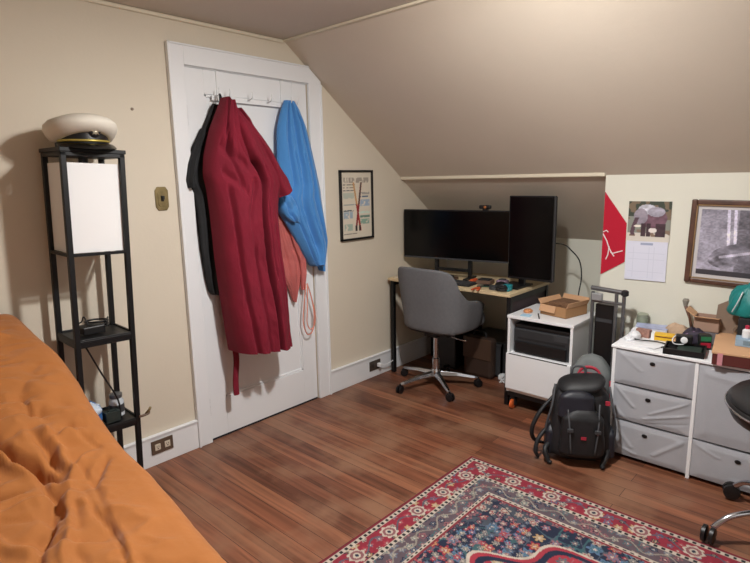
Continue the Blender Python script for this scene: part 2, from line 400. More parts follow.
# ================================================================= BED
def bed():
    t = thing('bed', 'bed under a rumpled burnt orange duvet in the lower left corner', 'bed', (-1.6, -1.2, 0))
    def L(b): 
        for v in b.verts: v.co -= Vector((-1.6, -1.2, 0))
        return b
    for x in (-2.3, -.94):
        for y in (-2.15, -.12): obj('leg', L(B(x, x+.05, y, y+.05, 0, .14)), m_blackm, t)
    obj('bed_base', L(B(-2.32, -.87, -2.18, -.06, .14, .24)), m_blackm, t, bevel=.01)
    obj('mattress', L(B(-2.33, -.86, -2.2, -.05, .24, .44)), mat('mattress_white', '#d8d4cc', .8), t, bevel=.03)
    ys = [-2.25, -1.55, -1.3, -1.05, -.84, -.69, -.52, -.32, -.1, 0]
    zs_ = [.555, .575, .60, .625, .69, .75, .82, .88, .92, .93]
    nx, ny = 300, 330
    s = np.linspace(0, 1, nx+1); tt = np.linspace(0, 1, ny+1); Sg, Tg = np.meshgrid(s, tt)
    Y = -2.24+Tg*(2.24-.055)
    xe = np.interp(Y, [-2.3, -1.6, -1.1, -.5, 0], [-.875, -.855, -.832, -.83, -.836])+.006*np.sin(Y*9)
    zt = np.interp(Y, ys, zs_)
    k = 5; zt = np.stack([np.interp(Y+q*.03, ys, zs_) for q in range(-k, k+1)]).mean(0)
    # arc length param: 0..a flat top, then rounded edge, then drop
    LT = 1.45; r = .07; drop = zt-r-.13; arc = r*PI/2; tot = LT+arc+drop; l = Sg*tot
    # denser toward the edge
    top = l < LT; ar = (l >= LT) & (l < LT+arc); dn = l >= LT+arc
    ang = (l-LT)/r
    X = np.where(top, xe-r-(LT-l), np.where(ar, xe-r+r*np.sin(ang.clip(0, PI/2)), xe))
    Z = np.where(top, zt, np.where(ar, zt-r+r*np.cos(ang.clip(0, PI/2)), zt-r-(l-LT-arc)))
    # broad softness and wrinkles
    dist = (LT-l).clip(0, 2)
    Z = Z+np.where(top, .035*np.sin((dist/1.4).clip(0, 1)*PI)*1.0, 0)
    wx = X+.09*fbm(X*4, Y*4, 1); wy = Y+.09*fbm(X*4+9, Y*4, 2)
    def crease(x0, y0, x1, y1, w_, h_):
        dx_, dy_ = x1-x0, y1-y0; L2 = dx_*dx_+dy_*dy_
        p_ = (((wx-x0)*dx_+(wy-y0)*dy_)/L2).clip(0, 1)
        dd = np.hypot(wx-x0-p_*dx_, wy-y0-p_*dy_); taper = np.sin(np.clip(p_, .02, .98)*PI)**.5
        return h_*taper*np.exp(-(dd/w_)**2)
    D = .016*(fbm(wx*6, wy*6, 3)-.5)
    def ridge(a, b_, sd, p): return (1-np.abs(2*fbm(a, b_, sd, 3)-1))**p
    D += .013*ridge(wx*4+wy*3, wy*5, 8, 5)*1.2-.012*ridge(wx*6-wy*2, wy*8+wx*2, 18, 7)
    D += .006*ridge(wx*13+wy*5, wy*15, 28, 5)*(fbm(X*3, Y*3, 40, 2) > .42)
    cr_ = [(-1.35, -.35, -1.02, -.42, .022, -.05), (-1.35, -.30, -1.0, -.36, .03, .03), (-1.2, -.62, -.9, -.70, .018, .02), (-1.2, -.66, -.92, -.74, .016, -.022),
           (-1.02, -.78, -1.0, -1.0, .016, -.028), (-.99, -.78, -.97, -1.02, .016, .02), (-1.14, -.72, -1.02, -1.02, .03, -.06), (-1.25, -.68, -1.1, -.9, .024, -.055), (-1.18, -.66, -1.08, -.98, .022, .05),
           (-1.3, -.86, -1.1, -.78, .02, .04), (-1.05, -1.06, -1.2, -1.35, .018, -.03), (-1.02, -1.06, -1.15, -1.38, .02, .022), (-.98, -1.1, -.88, -.98, .016, -.025), (-1.02, -1.05, -.9, -.93, .02, .018),
           (-1.0, -1.1, -1.02, -1.5, .014, -.014), (-1.3, -1.0, -1.15, -1.3, .03, .03), (-1.1, -1.02, -1.25, -1.0, .02, -.04), (-1.3, -.5, -.95, -.55, .014, -.012), (-1.0, -1.25, -1.0, -1.6, .03, .014), (-1.1, -1.3, -1.12, -1.7, .016, -.012)]
    for c in cr_: D += crease(c[0], c[1], c[2], c[3], c[4]*.62, c[5]*.85)
    for (x0_, y0_, x1_, y1_, w_, h_) in [(-1.3, -.42, -.93, -.46, .010, -.026), (-1.3, -.46, -.95, -.50, .012, .014), (-1.25, -.60, -.93, -.64, .009, -.014), (-.99, -.62, -1.0, -.74, .008, -.016), (-.93, -.80, -.88, -.94, .009, -.014), (-1.0, -.84, -.92, -.80, .009, -.014),
                                        (-1.16, -.66, -1.10, -.86, .010, -.04), (-1.10, -.68, -1.20, -.80, .010, -.03), (-1.22, -.78, -1.08, -.90, .012, .035), (-1.05, -.90, -1.08, -1.2, .010, -.02), (-.96, -1.0, -1.0, -1.3, .008, -.010)]:
        D += crease(x0_, y0_, x1_, y1_, w_, h_)
    D = D*np.clip(dist/.05+.35, 0, 1)
    Z = Z+np.where(dn, 0, D)
    X = X+np.where(dn, .012*np.sin(Y*23+2*np.sin(Y*5))*((l-LT-arc)/.3).clip(0, 1), 0)+np.where(dn | ar, -.004, 0)
    co_ = np.stack([X+1.6, Y+1.2, Z], -1).reshape(-1, 3)
    idx = np.arange((nx+1)*(ny+1)).reshape(ny+1, nx+1); q = np.stack([idx[:-1, :-1], idx[:-1, 1:], idx[1:, 1:], idx[1:, :-1]], -1).reshape(-1, 4)
    me = bpy.data.meshes.new('duvet'); me.from_pydata(co_.tolist(), [], q.tolist()); me.materials.append(m_duvet)
    for p in me.polygons: p.use_smooth = True
    o = bpy.data.objects.new('duvet', me); C.objects.link(o); o.parent = t
    so = o.modifiers.new('thick', 'SOLIDIFY'); so.thickness = .012; so.offset = -1
    # pillow hump below the duvet
    b = BM(); bmesh.ops.create_uvsphere(b, u_segments=32, v_segments=16, radius=1)
    for v in b.verts:
        x, y, z = v.co; sg = lambda a, p: math.copysign(abs(a)**p, a)
        v.co = Vector((sg(x, .7)*.32+.30, sg(y, .7)*.2+.9, z*.12+.57))
    obj('pillow', b, mat('pillow_white', '#ddd8d0', .85), t, smooth=True)
bed()

# ================================================================= SHELF FLOOR LAMP, slightly leaning
LEAN = Matrix.Rotation(.034, 4, 'Y') @ Matrix.Rotation(.012, 4, 'X')
t = thing('shelf_floor_lamp', 'tall black open shelf floor lamp with a white fabric shade beside the bed', 'floor lamp', (-.751, -.27, .003))
t.rotation_euler = LEAN.to_euler()
SX, SY, SH = .245, .225, 1.557; PW = .021
for x in (0, SX-PW):
    for y in (0, SY-PW): obj('post', B(x, x+PW, y, y+PW, 0, SH), m_metalblk, t, bevel=.002)
obj('top_shelf', box(B(-.004, SX+.004, -.004, SY+.004, SH-.004, SH+.012), 0, SX, 0, SY, SH-.02, SH-.004), m_metalblk, t, bevel=.002)
zl = [.40, .795, 1.155]
for z in zl[:2]:
    b = B(.001, SX-.001, .001, SY-.001, z-.016, z); 
    for x0, x1, yy0, yy1 in ((0.002, .012, 0.002, SY-.002), (SX-.012, SX-.002, .002, SY-.002), (.002, SX-.002, .002, .012), (.002, SX-.002, SY-.012, SY-.002)):
        box(b, x0, x1, yy0, yy1, z-.03, z+.006)
    obj('shelf', b, m_metalblk, t, bevel=.002)
b = BM()
for x0, x1, yy0, yy1 in ((PW, SX-PW, 0, .012), (PW, SX-PW, SY-.012, SY), (0, .012, PW, SY-PW), (SX-.012, SX, PW, SY-PW)): box(b, x0, x1, yy0, yy1, zl[2]-.012, zl[2])
obj('shade_rail', b, m_metalblk, t)
b = BM(); z0, z1 = zl[2]+.001, SH-.045; a, c = .022, .006
for x0, x1, yy0, yy1 in ((a, SX-a, a-.006, a), (a, SX-a, SY-a, SY-a+.006), (a-.006, a, a-.006, SY-a+.006), (SX-a, SX-a+.006, a-.006, SY-a+.006)): box(b, x0, x1, yy0, yy1, z0, z1)
obj('lamp_shade', b, m_shade, t)
b = tube(BM(), [(SX/2, SY/2, SH-.02), (SX/2, SY/2, SH-.1)], .018, 12)
sk = obj('bulb_socket', b, m_black, t)
# black cords and a charger piled on the middle shelf
def at_shelf(x, y, z): return (LEAN @ Vector((x, y, z)))+Vector((-.751, -.27, .003))
o0 = at_shelf(.11, .11, .803)
t = thing('charger_pile', 'black power adapter with coiled cable on the lamp\'s middle shelf', 'charger', o0)
obj('adapter', B(-.055, .035, -.05, .02, 0, .034), m_black, t, bevel=.005)
pts = [(.03+.045*math.cos(a)*(1+.12*math.sin(3*a)), .02+.045*math.sin(a), .008+.004*a/2) for a in np.linspace(0, 6*PI, 60)]
obj('cable', tube(BM(), pts, .0042, 6), m_black, t, smooth=True)
obj('cable_end', tube(BM(), [(-.02, -.02, .03), (-.03, .0, .07), (-.035, .02, .045), (-.05, .05, .035)], .003, 6, smooth=5), m_black, t, smooth=True)
# thin black charging lead hanging between the shelves
a0, a1 = at_shelf(.045, .03, .77), at_shelf(.165, .035, .50)
b = tube(BM(), [a0, a0.lerp(a1, .5)+Vector((.0, 0, -.004)), a1, at_shelf(.175, .04, .409)], .0038, 6, smooth=4)
tag(obj('charging_lead', b, m_black, smooth=True), 'thin black lead slanting down between the two lamp shelves', 'cable')
# lower shelf things
t = thing('plastic_bag', 'crumpled blue and white bag on the lowest lamp shelf', 'bag', at_shelf(.055, .065, .409))
def blob(r, sc, seed, seg=28):
    b = BM(); bmesh.ops.create_icosphere(b, subdivisions=4, radius=r)
    for v in b.verts:
        n = v.co.normalized(); k = float(fbm(np.array(n.x*3+seed), np.array(n.y*3+n.z*2.2), seed))
        v.co = Vector((v.co.x*sc[0], v.co.y*sc[1], max(v.co.z, -r*.55)*sc[2]+r*.55*sc[2]))*(.8+.45*k)
    return b
m_bagw = mat('white_plastic_bag', '#c9d6e4', .35, var=(20, .1)); m_bagb = mat('blue_plastic', '#3f6ea8', .4, var=(30, .3))
obj('bag_body', blob(.060, (.85, 1.0, 1.0), 3), m_bagb, t, smooth=True)
o = obj('bag_top', blob(.050, (.95, 1.05, .65), 8), m_bagw, t, smooth=True); o.location = (0, -.004, .045)
t = thing('glass_jar', 'clear glass jar with a grey lid on the lowest lamp shelf', 'jar', at_shelf(.178, .08, .409))
obj('jar_body', lathe(BM(), [(.026, 0), (.031, .004), (.031, .07), (.024, .08), (.024, .086)], 20), mat('jar_glass', '#c5cbd0', .12, spec=.8), t, smooth='auto')
obj('jar_lid', lathe(BM(), [(.026, .085), (.027, .088), (.027, .102), (.02, .104)], 20), mat('lid_grey', '#6d6f73', .35, .6), t, smooth='auto')
obj('jar_label', lathe(BM(), [(.0315, .02), (.0318, .021), (.0318, .055), (.0315, .056)], 20), m_dgrey, t)
b = box(box(B(-.03, .03, -.04, .0, 0, .045), -.028, .028, -.041, -.04, .01, .035), -.012, .012, -.03, -.01, .045, .05)
tag(obj('small_dark_box', b, mat('dark_green_box', '#1f2a28', .6), bevel=.003), 'small dark box at the front of the lowest lamp shelf', 'box', loc=at_shelf(.135, .055, .409))
t = thing('spring_clamp', 'small brown clamp gripping the front right post of the shelf lamp', 'clamp', at_shelf(.252, -.006, .412))
obj('jaw', tube(BM(), [(-.018, -.006, 0), (.0, -.012, .002), (.022, -.01, .004), (.03, 0, .008)], .006, 8, smooth=3), mat('clamp_brown', '#6a5546', .5), t, smooth=True)
obj('handle', tube(BM(), [(.01, -.01, .004), (.028, -.012, .022), (.034, -.012, .032)], [.006, .005], 8), m_brass, t, smooth=True)

# ================================================================= OFFICER'S CAP
t = thing('officer_cap', 'white naval officer cap with a black band and gold badge atop the shelf lamp', 'hat', at_shelf(.12, .10, SH+.0125), rz=0)
HS = .97
def capz(fr, k): return k*(.5-.5*math.cos(fr))
# local axes: front of cap = -y
m_capw = mat('cap_white_cloth', '#dcd6c9', .65, bump=(90, .15, .002))
b = BM(); prof = [(.099, .030), (.114, .034), (.130, .048), (.138, .064), (.135, .078), (.116, .091), (.08, .100), (.04, .104), (.0, .105)]
for r_ in [0]:
    rings = []
    for r, z in prof[:-1]:
        ring = []
        for k in range(40):
            a = 2*PI*k/40; fz = -math.sin(a)     # 1 at the front
            ff = max(0, fz); zz = (z-.03)*1.42+.026+.036*ff**1.2*(1-.75*(z-.03)/.07)-.002*(1-ff); ring.append(b.verts.new((r*.98*math.cos(a), r*1.06*math.sin(a), zz)))
        rings.append(ring)
    for A_, B_ in zip(rings, rings[1:]):
        for k in range(40): b.faces.new((A_[k], A_[(k+1) % 40], B_[(k+1) % 40], B_[k]))
    b.faces.new(rings[-1]); b.faces.new(rings[0][::-1])
obj('crown', b, m_capw, t, smooth=True)
obj('band', lathe(BM(), [(.096, .002), (.0975, .004), (.0975, .062), (.096, .064)], 40, sy=1.06), m_black, t, smooth='auto')
b = BM()   # visor, curving down at the front
def vis(u, v, dz=0):
    a = math.radians(-172+164*u); r0 = .097; ext = .046*math.sin(PI*u)**.6
    r = r0+ext*v; return Vector((r*math.cos(a), r*1.06*math.sin(a), .019-.026*v*math.sin(PI*u)**.8+dz+.006*math.sin(PI*v)))
grid(b, 28, 6, lambda u, v: vis(u, v)); grid(b, 28, 6, lambda u, v: vis(u, v, -.003)); bmesh.ops.remove_doubles(b, verts=b.verts, dist=.0005)
obj('visor', b, m_screen, t, smooth=True)
b = tube(BM(), [vis(u, .03, .010)*1.012 for u in np.linspace(.0, 1, 26)], .0048, 8)
obj('chin_strap', b, mat('gold_braid', '#c9b45c', .35, .6), t, smooth=True)
fx = Matrix.Rotation(PI/2, 3, 'X')
b = lathe(BM(), [(.022, 0), (.022, .004), (.015, .008), (.004, .01)], 20, (0.012, -.104, .066), sy=1.15, T=fx)
bd = obj('badge', b, m_black, t)
b = lathe(BM(), [(.011, 0), (.010, .004), (.003, .006)], 14, (0.012, -.112, .064), sy=1.2, T=fx)
for s in (-1, 1): prism(b, [(.012, .058), (.012+s*.017, .074), (.012+s*.014, .081), (.012+s*.004, .072)], 1, -.117, -.113)
tube(b, [(.0, -.115, .052), (.024, -.115, .076)], .0018, 6); tube(b, [(.024, -.115, .052), (.0, -.115, .076)], .0018, 6)
obj('eagle_emblem', b, mat('silver_gilt', '#c8bfa8', .3, .8), bd)

# ================================================================= OVER-DOOR RACK AND CLOTHES
t = thing('over_door_rack', 'white metal over-door hook rack the clothes hang from', 'hook rack', (0, 0, 0))
for x in (.195, .615):
    b = B(x-.009, x+.009, -.0025, .0035, 1.86, 1.997); box(b, x-.009, x+.009, -.0025, .02, 1.9955, 1.9985)
    obj('strap', b, m_white, t)
obj('rail', B(.15, .70, -.0085, -.0028, 1.845, 1.872), m_white, t, bevel=.002)
for x in (.165, .23, .37, .5, .64, .69):
    b = tube(BM(), [(x, -.009, 1.862), (x, -.045, 1.868), (x, -.058, 1.885), (x, -.056, 1.903)], .0035, 8, smooth=4)
    obj('hook', b, m_white, t, smooth=True)
def cloth(name, Lp, Rp, m, parent, off, depth, folds, amp, seed=0, nu=110, nv=120, back=.01, wob=.003, hem=None, diag=0, cr=(), epow=.5):
    """hanging cloth: left/right outline (x,z) top to bottom, bulging toward -y, closed at the back"""
    lz = np.array([p[1] for p in Lp]); lx = np.array([p[0] for p in Lp]); rz_ = np.array([p[1] for p in Rp]); rx = np.array([p[0] for p in Rp])
    def cum(xs, zs): 
        d_ = np.r_[0, np.cumsum(np.hypot(np.diff(xs), np.diff(zs)))]; return d_/d_[-1]
    cl, crr = cum(lx, lz), cum(rx, rz_)
    def sm(c_, a, v):   # light smoothing
        return np.mean([np.interp(np.clip(v+q, 0, 1), c_, a) for q in (-.012, -.006, 0, .006, .012)])
    def front(u, v):
        xl, zl_, xr, zr = sm(cl, lx, v), sm(cl, lz, v), sm(crr, rx, v), sm(crr, rz_, v)
        x = xl+(xr-xl)*u; z = zl_+(zr-zl_)*u
        env = (max(0, math.sin(PI*u)))**epow; dd = np.interp(v, [0, .12, .5, 1], [.25, .6, .9, 1])*depth
        ph = u*folds*2*PI*(1-.0*v)+diag*v+seed+1.3*float(vnoise(np.array(v*3.), np.array(u*2.+seed), seed))
        f = amp*np.interp(v, [0, .15, 1], [.35, .8, 1.15])*(abs(math.sin(ph/2))**.8*2-1+.35*math.sin(2.3*ph+1))
        for (u0, v0, u1, v1, wd_, dp_) in cr:
            du, dv = u1-u0, v1-v0; q = min(1, max(0, ((u-u0)*du+(v-v0)*dv)/(du*du+dv*dv)))
            f -= dp_*math.exp(-((u-u0-q*du)**2+((v-v0-q*dv)*1.0)**2)/wd_**2)/max(env, .3)
        n = wob*(float(fbm(np.array(u*9.), np.array(v*14.), seed))-.5)*2
        return Vector((x, -(off+dd*env+f*env**.7+n*env+.012*env*math.sin(v*11+u*5+seed)*(amp/.02)), z))
    b = BM()
    V1 = grid(b, nu, nv, front)
    V2 = grid(b, nu//3, nv, lambda u, v: Vector(((p := front(u, v)).x, -back, p.z)))
    bmesh.ops.remove_doubles(b, verts=b.verts, dist=1e-5)
    # close borders
    for j in range(nv):
        for s in (0, -1):
            try: b.faces.new((V1[j][s], V1[j+1][s], V2[j+1][s], V2[j][s]))
            except Exception: pass
    r1 = V1[-1]; r2 = V2[-1]
    try: b.faces.new(r1+r2[::-1])
    except Exception: pass
    b.normal_update()
    me = bpy.data.meshes.new(name); bmesh.ops.recalc_face_normals(b, faces=b.faces); b.to_mesh(me); b.free(); me.materials.append(m)
    for p in me.polygons: p.use_smooth = True
    me.set_sharp_from_angle(angle=math.radians(70))
    o = bpy.data.objects.new(name, me); C.objects.link(o)
    if parent: o.parent = parent
    return o
Lr = [(.160, 1.855), (.132, 1.80), (.074, 1.684), (.034, 1.561), (.022, 1.464), (.036, 1.39), (.046, 1.264), (.054, 1.034), (.07, .819), (.09, .594), (.1, .52)]
Rr = [(.172, 1.857), (.203, 1.81), (.267, 1.735), (.366, 1.605), (.45, 1.50), (.475, 1.44), (.44, 1.34), (.42, 1.242), (.43, 1.043), (.448, .805), (.464, .485)]
t = thing('bathrobe', 'long crimson bathrobe hanging from the rack on the white door', 'bathrobe', (0, 0, 0))
cloth('robe_body', Lr, Rr, m_robe, t, .095, .185, 1.6, .014, seed=2, nu=150, nv=170, back=.078, wob=.012, epow=.33,
      cr=[(.36, .06, .56, .30, .035, .055), (.56, .30, .60, 1.0, .028, .085), (.20, .12, .30, .34, .03, .03), (.14, .38, .22, 1.0, .025, .025), (.80, .55, .84, 1.0, .03, .02),
          (.1, .2, .4, .27, .022, .02), (.12, .3, .34, .38, .018, .016), (.40, .6, .42, 1.0, .02, .012), (.66, .3, .68, .7, .018, .015), (.3, .08, .25, .2, .02, .03), (.45, .35, .35, .5, .02, .012)])
cloth('sleeve', [(.20, 1.80), (.25, 1.66), (.31, 1.52), (.355, 1.40), (.40, 1.325)], [(.225, 1.80), (.31, 1.69), (.41, 1.56), (.49, 1.45), (.512, 1.385)], m_robe, t, .14, .075, .9, .012, seed=5, nu=50, nv=60, back=.12)
cloth('collar', [(.158, 1.835), (.13, 1.74), (.13, 1.62), (.17, 1.5), (.22, 1.36)], [(.178, 1.835), (.20, 1.72), (.22, 1.62), (.25, 1.5), (.26, 1.36)], m_robe, t, .17, .035, 1.0, .006, seed=3, nu=40, nv=50, back=.13)
b = tube(BM(), [(.163, -.06, 1.83), (.165, -.058, 1.868), (.175, -.05, 1.868), (.18, -.06, 1.83)], .004, 8, smooth=4)
obj('hanging_loop', b, m_blackcloth, t, smooth=True)
b = BM(); grid(b, 4, 20, lambda u, v: Vector((.112+.034*u-.006*v+.004*math.sin(v*5), -.10-.008*math.sin(u*PI)-.004*math.sin(v*7), .54-.275*v)))
grid(b, 4, 20, lambda u, v: Vector((.112+.034*u-.006*v+.004*math.sin(v*5), -.094-.004*math.sin(v*7), .54-.275*v))); bmesh.ops.remove_doubles(b, verts=b.verts, dist=.0004)
obj('belt', b, m_robe, t, smooth=True)
Lb = [(.15, 1.83), (.085, 1.712), (.012, 1.577), (-.025, 1.50), (-.03, 1.43), (.0, 1.37), (.010, 1.264), (.016, 1.085), (.03, .93), (.045, .85), (.06, .83)]
Rb = [(.18, 1.83), (.2, 1.71), (.22, 1.577), (.22, 1.489), (.2, 1.39), (.2, 1.264), (.2, 1.085), (.19, .93), (.15, .855), (.1, .83)]
t = thing('black_jacket', 'black jacket hanging behind the crimson bathrobe', 'jacket', (0, 0, 0))
cloth('jacket_body', Lb, Rb, m_blackcloth, t, .012, .035, 2.6, .014, seed=8, nu=60, nv=80, back=.006)
cloth('jacket_sleeve', [(.07, 1.70), (.01, 1.60), (-.022, 1.52), (-.040, 1.44), (-.034, 1.40)], [(.10, 1.70), (.06, 1.60), (.03, 1.52), (.01, 1.44), (.0, 1.40)], m_blackcloth, t, .018, .035, 1.5, .008, seed=4, nu=30, nv=40, back=.008)
Lt = [(.60, 1.885), (.565, 1.81), (.537, 1.72), (.528, 1.546), (.532, 1.405), (.487, 1.325), (.515, 1.251), (.582, 1.153), (.652, 1.045), (.735, .905), (.752, .9)]
Rt_ = [(.665, 1.885), (.70, 1.84), (.746, 1.74), (.799, 1.55), (.845, 1.368), (.868, 1.181), (.885, 1.05), (.87, .97), (.855, .93), (.84, .885), (.80, .93)]
t = thing('towel', 'bright blue towel hanging at the right edge of the white door', 'towel', (0, 0, 0))
cloth('towel_front', Lt, Rt_, m_blue, t, .045, .065, 1.8, .010, seed=1, nu=90, nv=110, back=.036, wob=.008,
      cr=[(.3, .05, .22, .95, .04, .025), (.55, .02, .5, .8, .05, .03), (.75, .1, .85, .95, .04, .028), (.4, .3, .38, 1, .025, .018), (.62, .3, .66, 1, .02, .015)])
cloth('towel_tail', [(.80, 1.1), (.80, 1.0), (.81, .92), (.83, .86)], [(.875, 1.15), (.885, 1.02), (.882, .93), (.866, .85)], m_blue, t, .02, .03, 1, .008, seed=6, nu=24, nv=24, back=.012)
cloth('towel_fold', [(.50, 1.34), (.49, 1.30), (.52, 1.24), (.57, 1.19)], [(.56, 1.36), (.62, 1.31), (.63, 1.25), (.64, 1.18)], m_blue, t, .085, .02, 1.4, .01, seed=9, nu=24, nv=24, back=.05)
Ls = [(.47, 1.28), (.485, 1.18), (.499, 1.1), (.52, .99), (.55, .86), (.59, .78), (.622, .69)]
Rs = [(.56, 1.28), (.61, 1.187), (.65, 1.09), (.69, 1.0), (.715, .92), (.69, .81), (.632, .685)]
t = thing('salmon_apron', 'salmon pink apron with dangling loop strings between the robe and towel', 'apron', (0, 0, 0))
cloth('apron_body', Ls, Rs, m_salmon, t, .008, .016, 3.1, .006, seed=11, nu=60, nv=70, back=.004,
      cr=[(.3, 0, .4, 1, .04, .006), (.6, .1, .7, .9, .04, .006), (.1, .5, .9, .6, .04, .005)])
cloth('apron_strap', [(.60, 1.14), (.63, 1.04), (.67, .94), (.675, .86), (.672, .76)], [(.63, 1.16), (.68, 1.06), (.715, .95), (.715, .86), (.70, .76)], m_salmon, t, .032, .012, 1, .004, seed=2, nu=16, nv=30, back=.028)
m_str = mat('pale_salmon_string', '#d98b78', .8)
for dx, zb in ((0, .47), (.03, .50)):
    b = tube(BM(), [(.69+dx*.4, -.055, .80), (.668+dx, -.05, .64), (.665+dx, -.045, .55), (.70+dx*.8, -.04, zb), (.745+dx*.5, -.04, zb+.02), (.755+dx*.3, -.045, .60), (.73, -.05, .72), (.70, -.055, .80)], .0035, 7, smooth=6)
    obj('string', b, m_str, t, smooth=True)

# ================================================================= SMALL FRAMED POSTER
def poster_col(U, V):
    o = np.ones(U.shape+(3,))*hexa('#d8cfbd')
    n = vnoise(U*24, V*30, 2)
    for k, (v0, v1, u0, u1, c) in enumerate([(.80, .815, .06, .45, '#6b645e'), (.76, .772, .06, .42, '#8a817a'), (.72, .73, .06, .46, '#5d6468'), (.60, .69, .06, .42, '#b9c0b2'), (.50, .515, .06, .5, '#8c9aa0'),
                              (.30, .40, .06, .36, '#9fb0bd'), (.41, .43, .06, .4, '#50606e'), (.12, .22, .08, .35, '#a4b6a8'), (.62, .64, .6, .94, '#56708a'), (.48, .58, .62, .94, '#9fb2c6'), (.66, .70, .6, .94, '#a8a49c'),
                              (.30, .34, .6, .94, '#6f8f80'), (.2, .28, .6, .92, '#8fae9c'), (.37, .40, .58, .94, '#c7ded0'), (.06, .075, .06, .5, '#8a8178')]):
        o[(V > v0) & (V < v1) & (U > u0) & (U < u1) & (n > .25)] = hexa(c)
    m = (V > .84) & (V < .92) & (U > .08) & (U < .92) & (vnoise(U*30, V*18, 5) > .5); o[m] = hexa('#a39a8e')
    t_ = (V-.1)/.75; on = (t_ > 0) & (t_ < 1)
    o[on & (np.abs(U-(.40+.22*(1-t_))) < .028)] = hexa('#a5392f'); o[on & (np.abs(U-(.66-.2*(1-t_))) < .028)] = hexa('#8e2b30')
    o[on & (t_ > .55) & (np.abs(U-(.40+.22*(1-t_))) < .028)] = hexa('#c79a6a'); o[(t_ > .55) & on & (np.abs(U-(.66-.2*(1-t_))) < .02)] = hexa('#4d4640')
    o[(np.abs(t_-.06) < .06) & (np.abs(np.abs(U-.53)-.06) < .03)] = hexa('#3c3432')
    return o
m_print = attr_mat('printed_paper', .35)
m_photo = attr_mat('glossy_print', .4)
t = thing('framed_poster', 'narrow black framed poster with crossed red shapes on the wall between door and desk', 'framed poster', (1.206, -.001, 1.258))
hw, hh, fw = .158, .233, .013; b = BM()
for x0, x1, z0, z1 in ((-hw, -hw+fw, -hh, hh), (hw-fw, hw, -hh, hh), (-hw, hw, hh-fw, hh), (-hw, hw, -hh, -hh+fw)): box(b, x0, x1, -.02, 0, z0, z1)
obj('frame', b, m_black, t, bevel=.002)
obj('backing', B(-hw+.004, hw-.004, -.006, -.001, -hh+.004, hh-.004), m_card, t)
panel('print', (-hw+fw, -.008, -hh+fw), (2*(hw-fw), 0, 0), (0, 0, 2*(hh-fw)), 90, 140, poster_col, m_print, t)

# ================================================================= PENNANT, CALENDAR, PICTURE on the right wall
XF = X1-.002
t = thing('pennant', 'crimson felt pennant with a white emblem at the corner of the right wall', 'pennant', (XF, -1.55, 1.08))
b = BM(); prism(b, [(.07, .255), (.07, -.215), (-.058, -.132), (-.056, .083)], 0, -.003, 0)
obj('felt', b, mat('crimson_felt', '#b5122f', .9, bump=(200, .3, .002)), t)
b = BM()
for pl in ([(.068, .02), (.045, -.02), (.03, -.06), (.012, -.09)], [(.012, -.09), (-.045, -.07)], [(.068, .03), (.05, .04), (.04, .03)], [(.03, -.05), (.035, -.1), (.045, -.125)], [(.02, -.08), (.0, -.105)]):
    tube(b, [(-.0035, y, z) for y, z in pl], .0035, 6)
obj('emblem', b, mat('white_felt', '#e9dfe0', .9), t)
def elephant(U, V):
    o = np.ones(U.shape+(3,))*hexa('#8a8f86'); o[V > .62] = hexa('#3d463c'); o[(V > .55) & (vnoise(U*9, V*9, 1) > .55)] = hexa('#7a6a58')
    o[V < .2] = hexa('#d8d2c8'); o[(V < .3) & (V > .12) & (vnoise(U*12, V*8, 4) > .6)] = hexa('#8a7464')
    g_ = hexa('#6a4f5c'); sh = .8+.5*fbm(U*10, V*14, 3)
    def el(cx_, cy_, rx_, ry_, c, k=1): 
        m = ((U-cx_)/rx_)**2+((V-cy_)/ry_)**2 < 1; o[m] = (c*sh[..., None])[m] if k else c
    el(.60, .58, .32, .25, g_*1.05); el(.45, .80, .22, .12, hexa('#c9cad6')); el(.30, .62, .17, .2, hexa('#8e8793')); el(.66, .74, .2, .12, hexa('#a6a3b2'))
    for x_ in (.38, .50, .72, .84): m = (abs(U-x_) < .055) & (V < .45) & (V > .12); o[m] = (g_*.62*sh[..., None])[m]
    m = (abs(U-(.17-.05*np.sin(V*7))) < .05) & (V > .15) & (V < .6); o[m] = (g_*.8*sh[..., None])[m]
    el(.24, .38, .09, .03, hexa('#eee8dc'), 0); el(.60, .28, .1, .06, hexa('#e8e0dc'), 0)
    return o
def cal_grid(U, V):
    o = np.ones(U.shape+(3,))*hexa('#dde0f0')
    m = (V < .86) & (V > .06) & (U > .06) & (U < .94)
    ln = (np.abs((U-.06)/.88*7 % 1-.0) < .035) | (np.abs((V-.06)/.8*5 % 1) < .035); o[m & ln] = hexa('#cdd2e3')
    o[(V > .9) & (V < .96) & (U > .35) & (U < .65)] = hexa('#9fa8c4'); return o
t = thing('wall_calendar', 'wall calendar with an elephant picture above its month page', 'calendar', (XF, -1.72, 1.07))
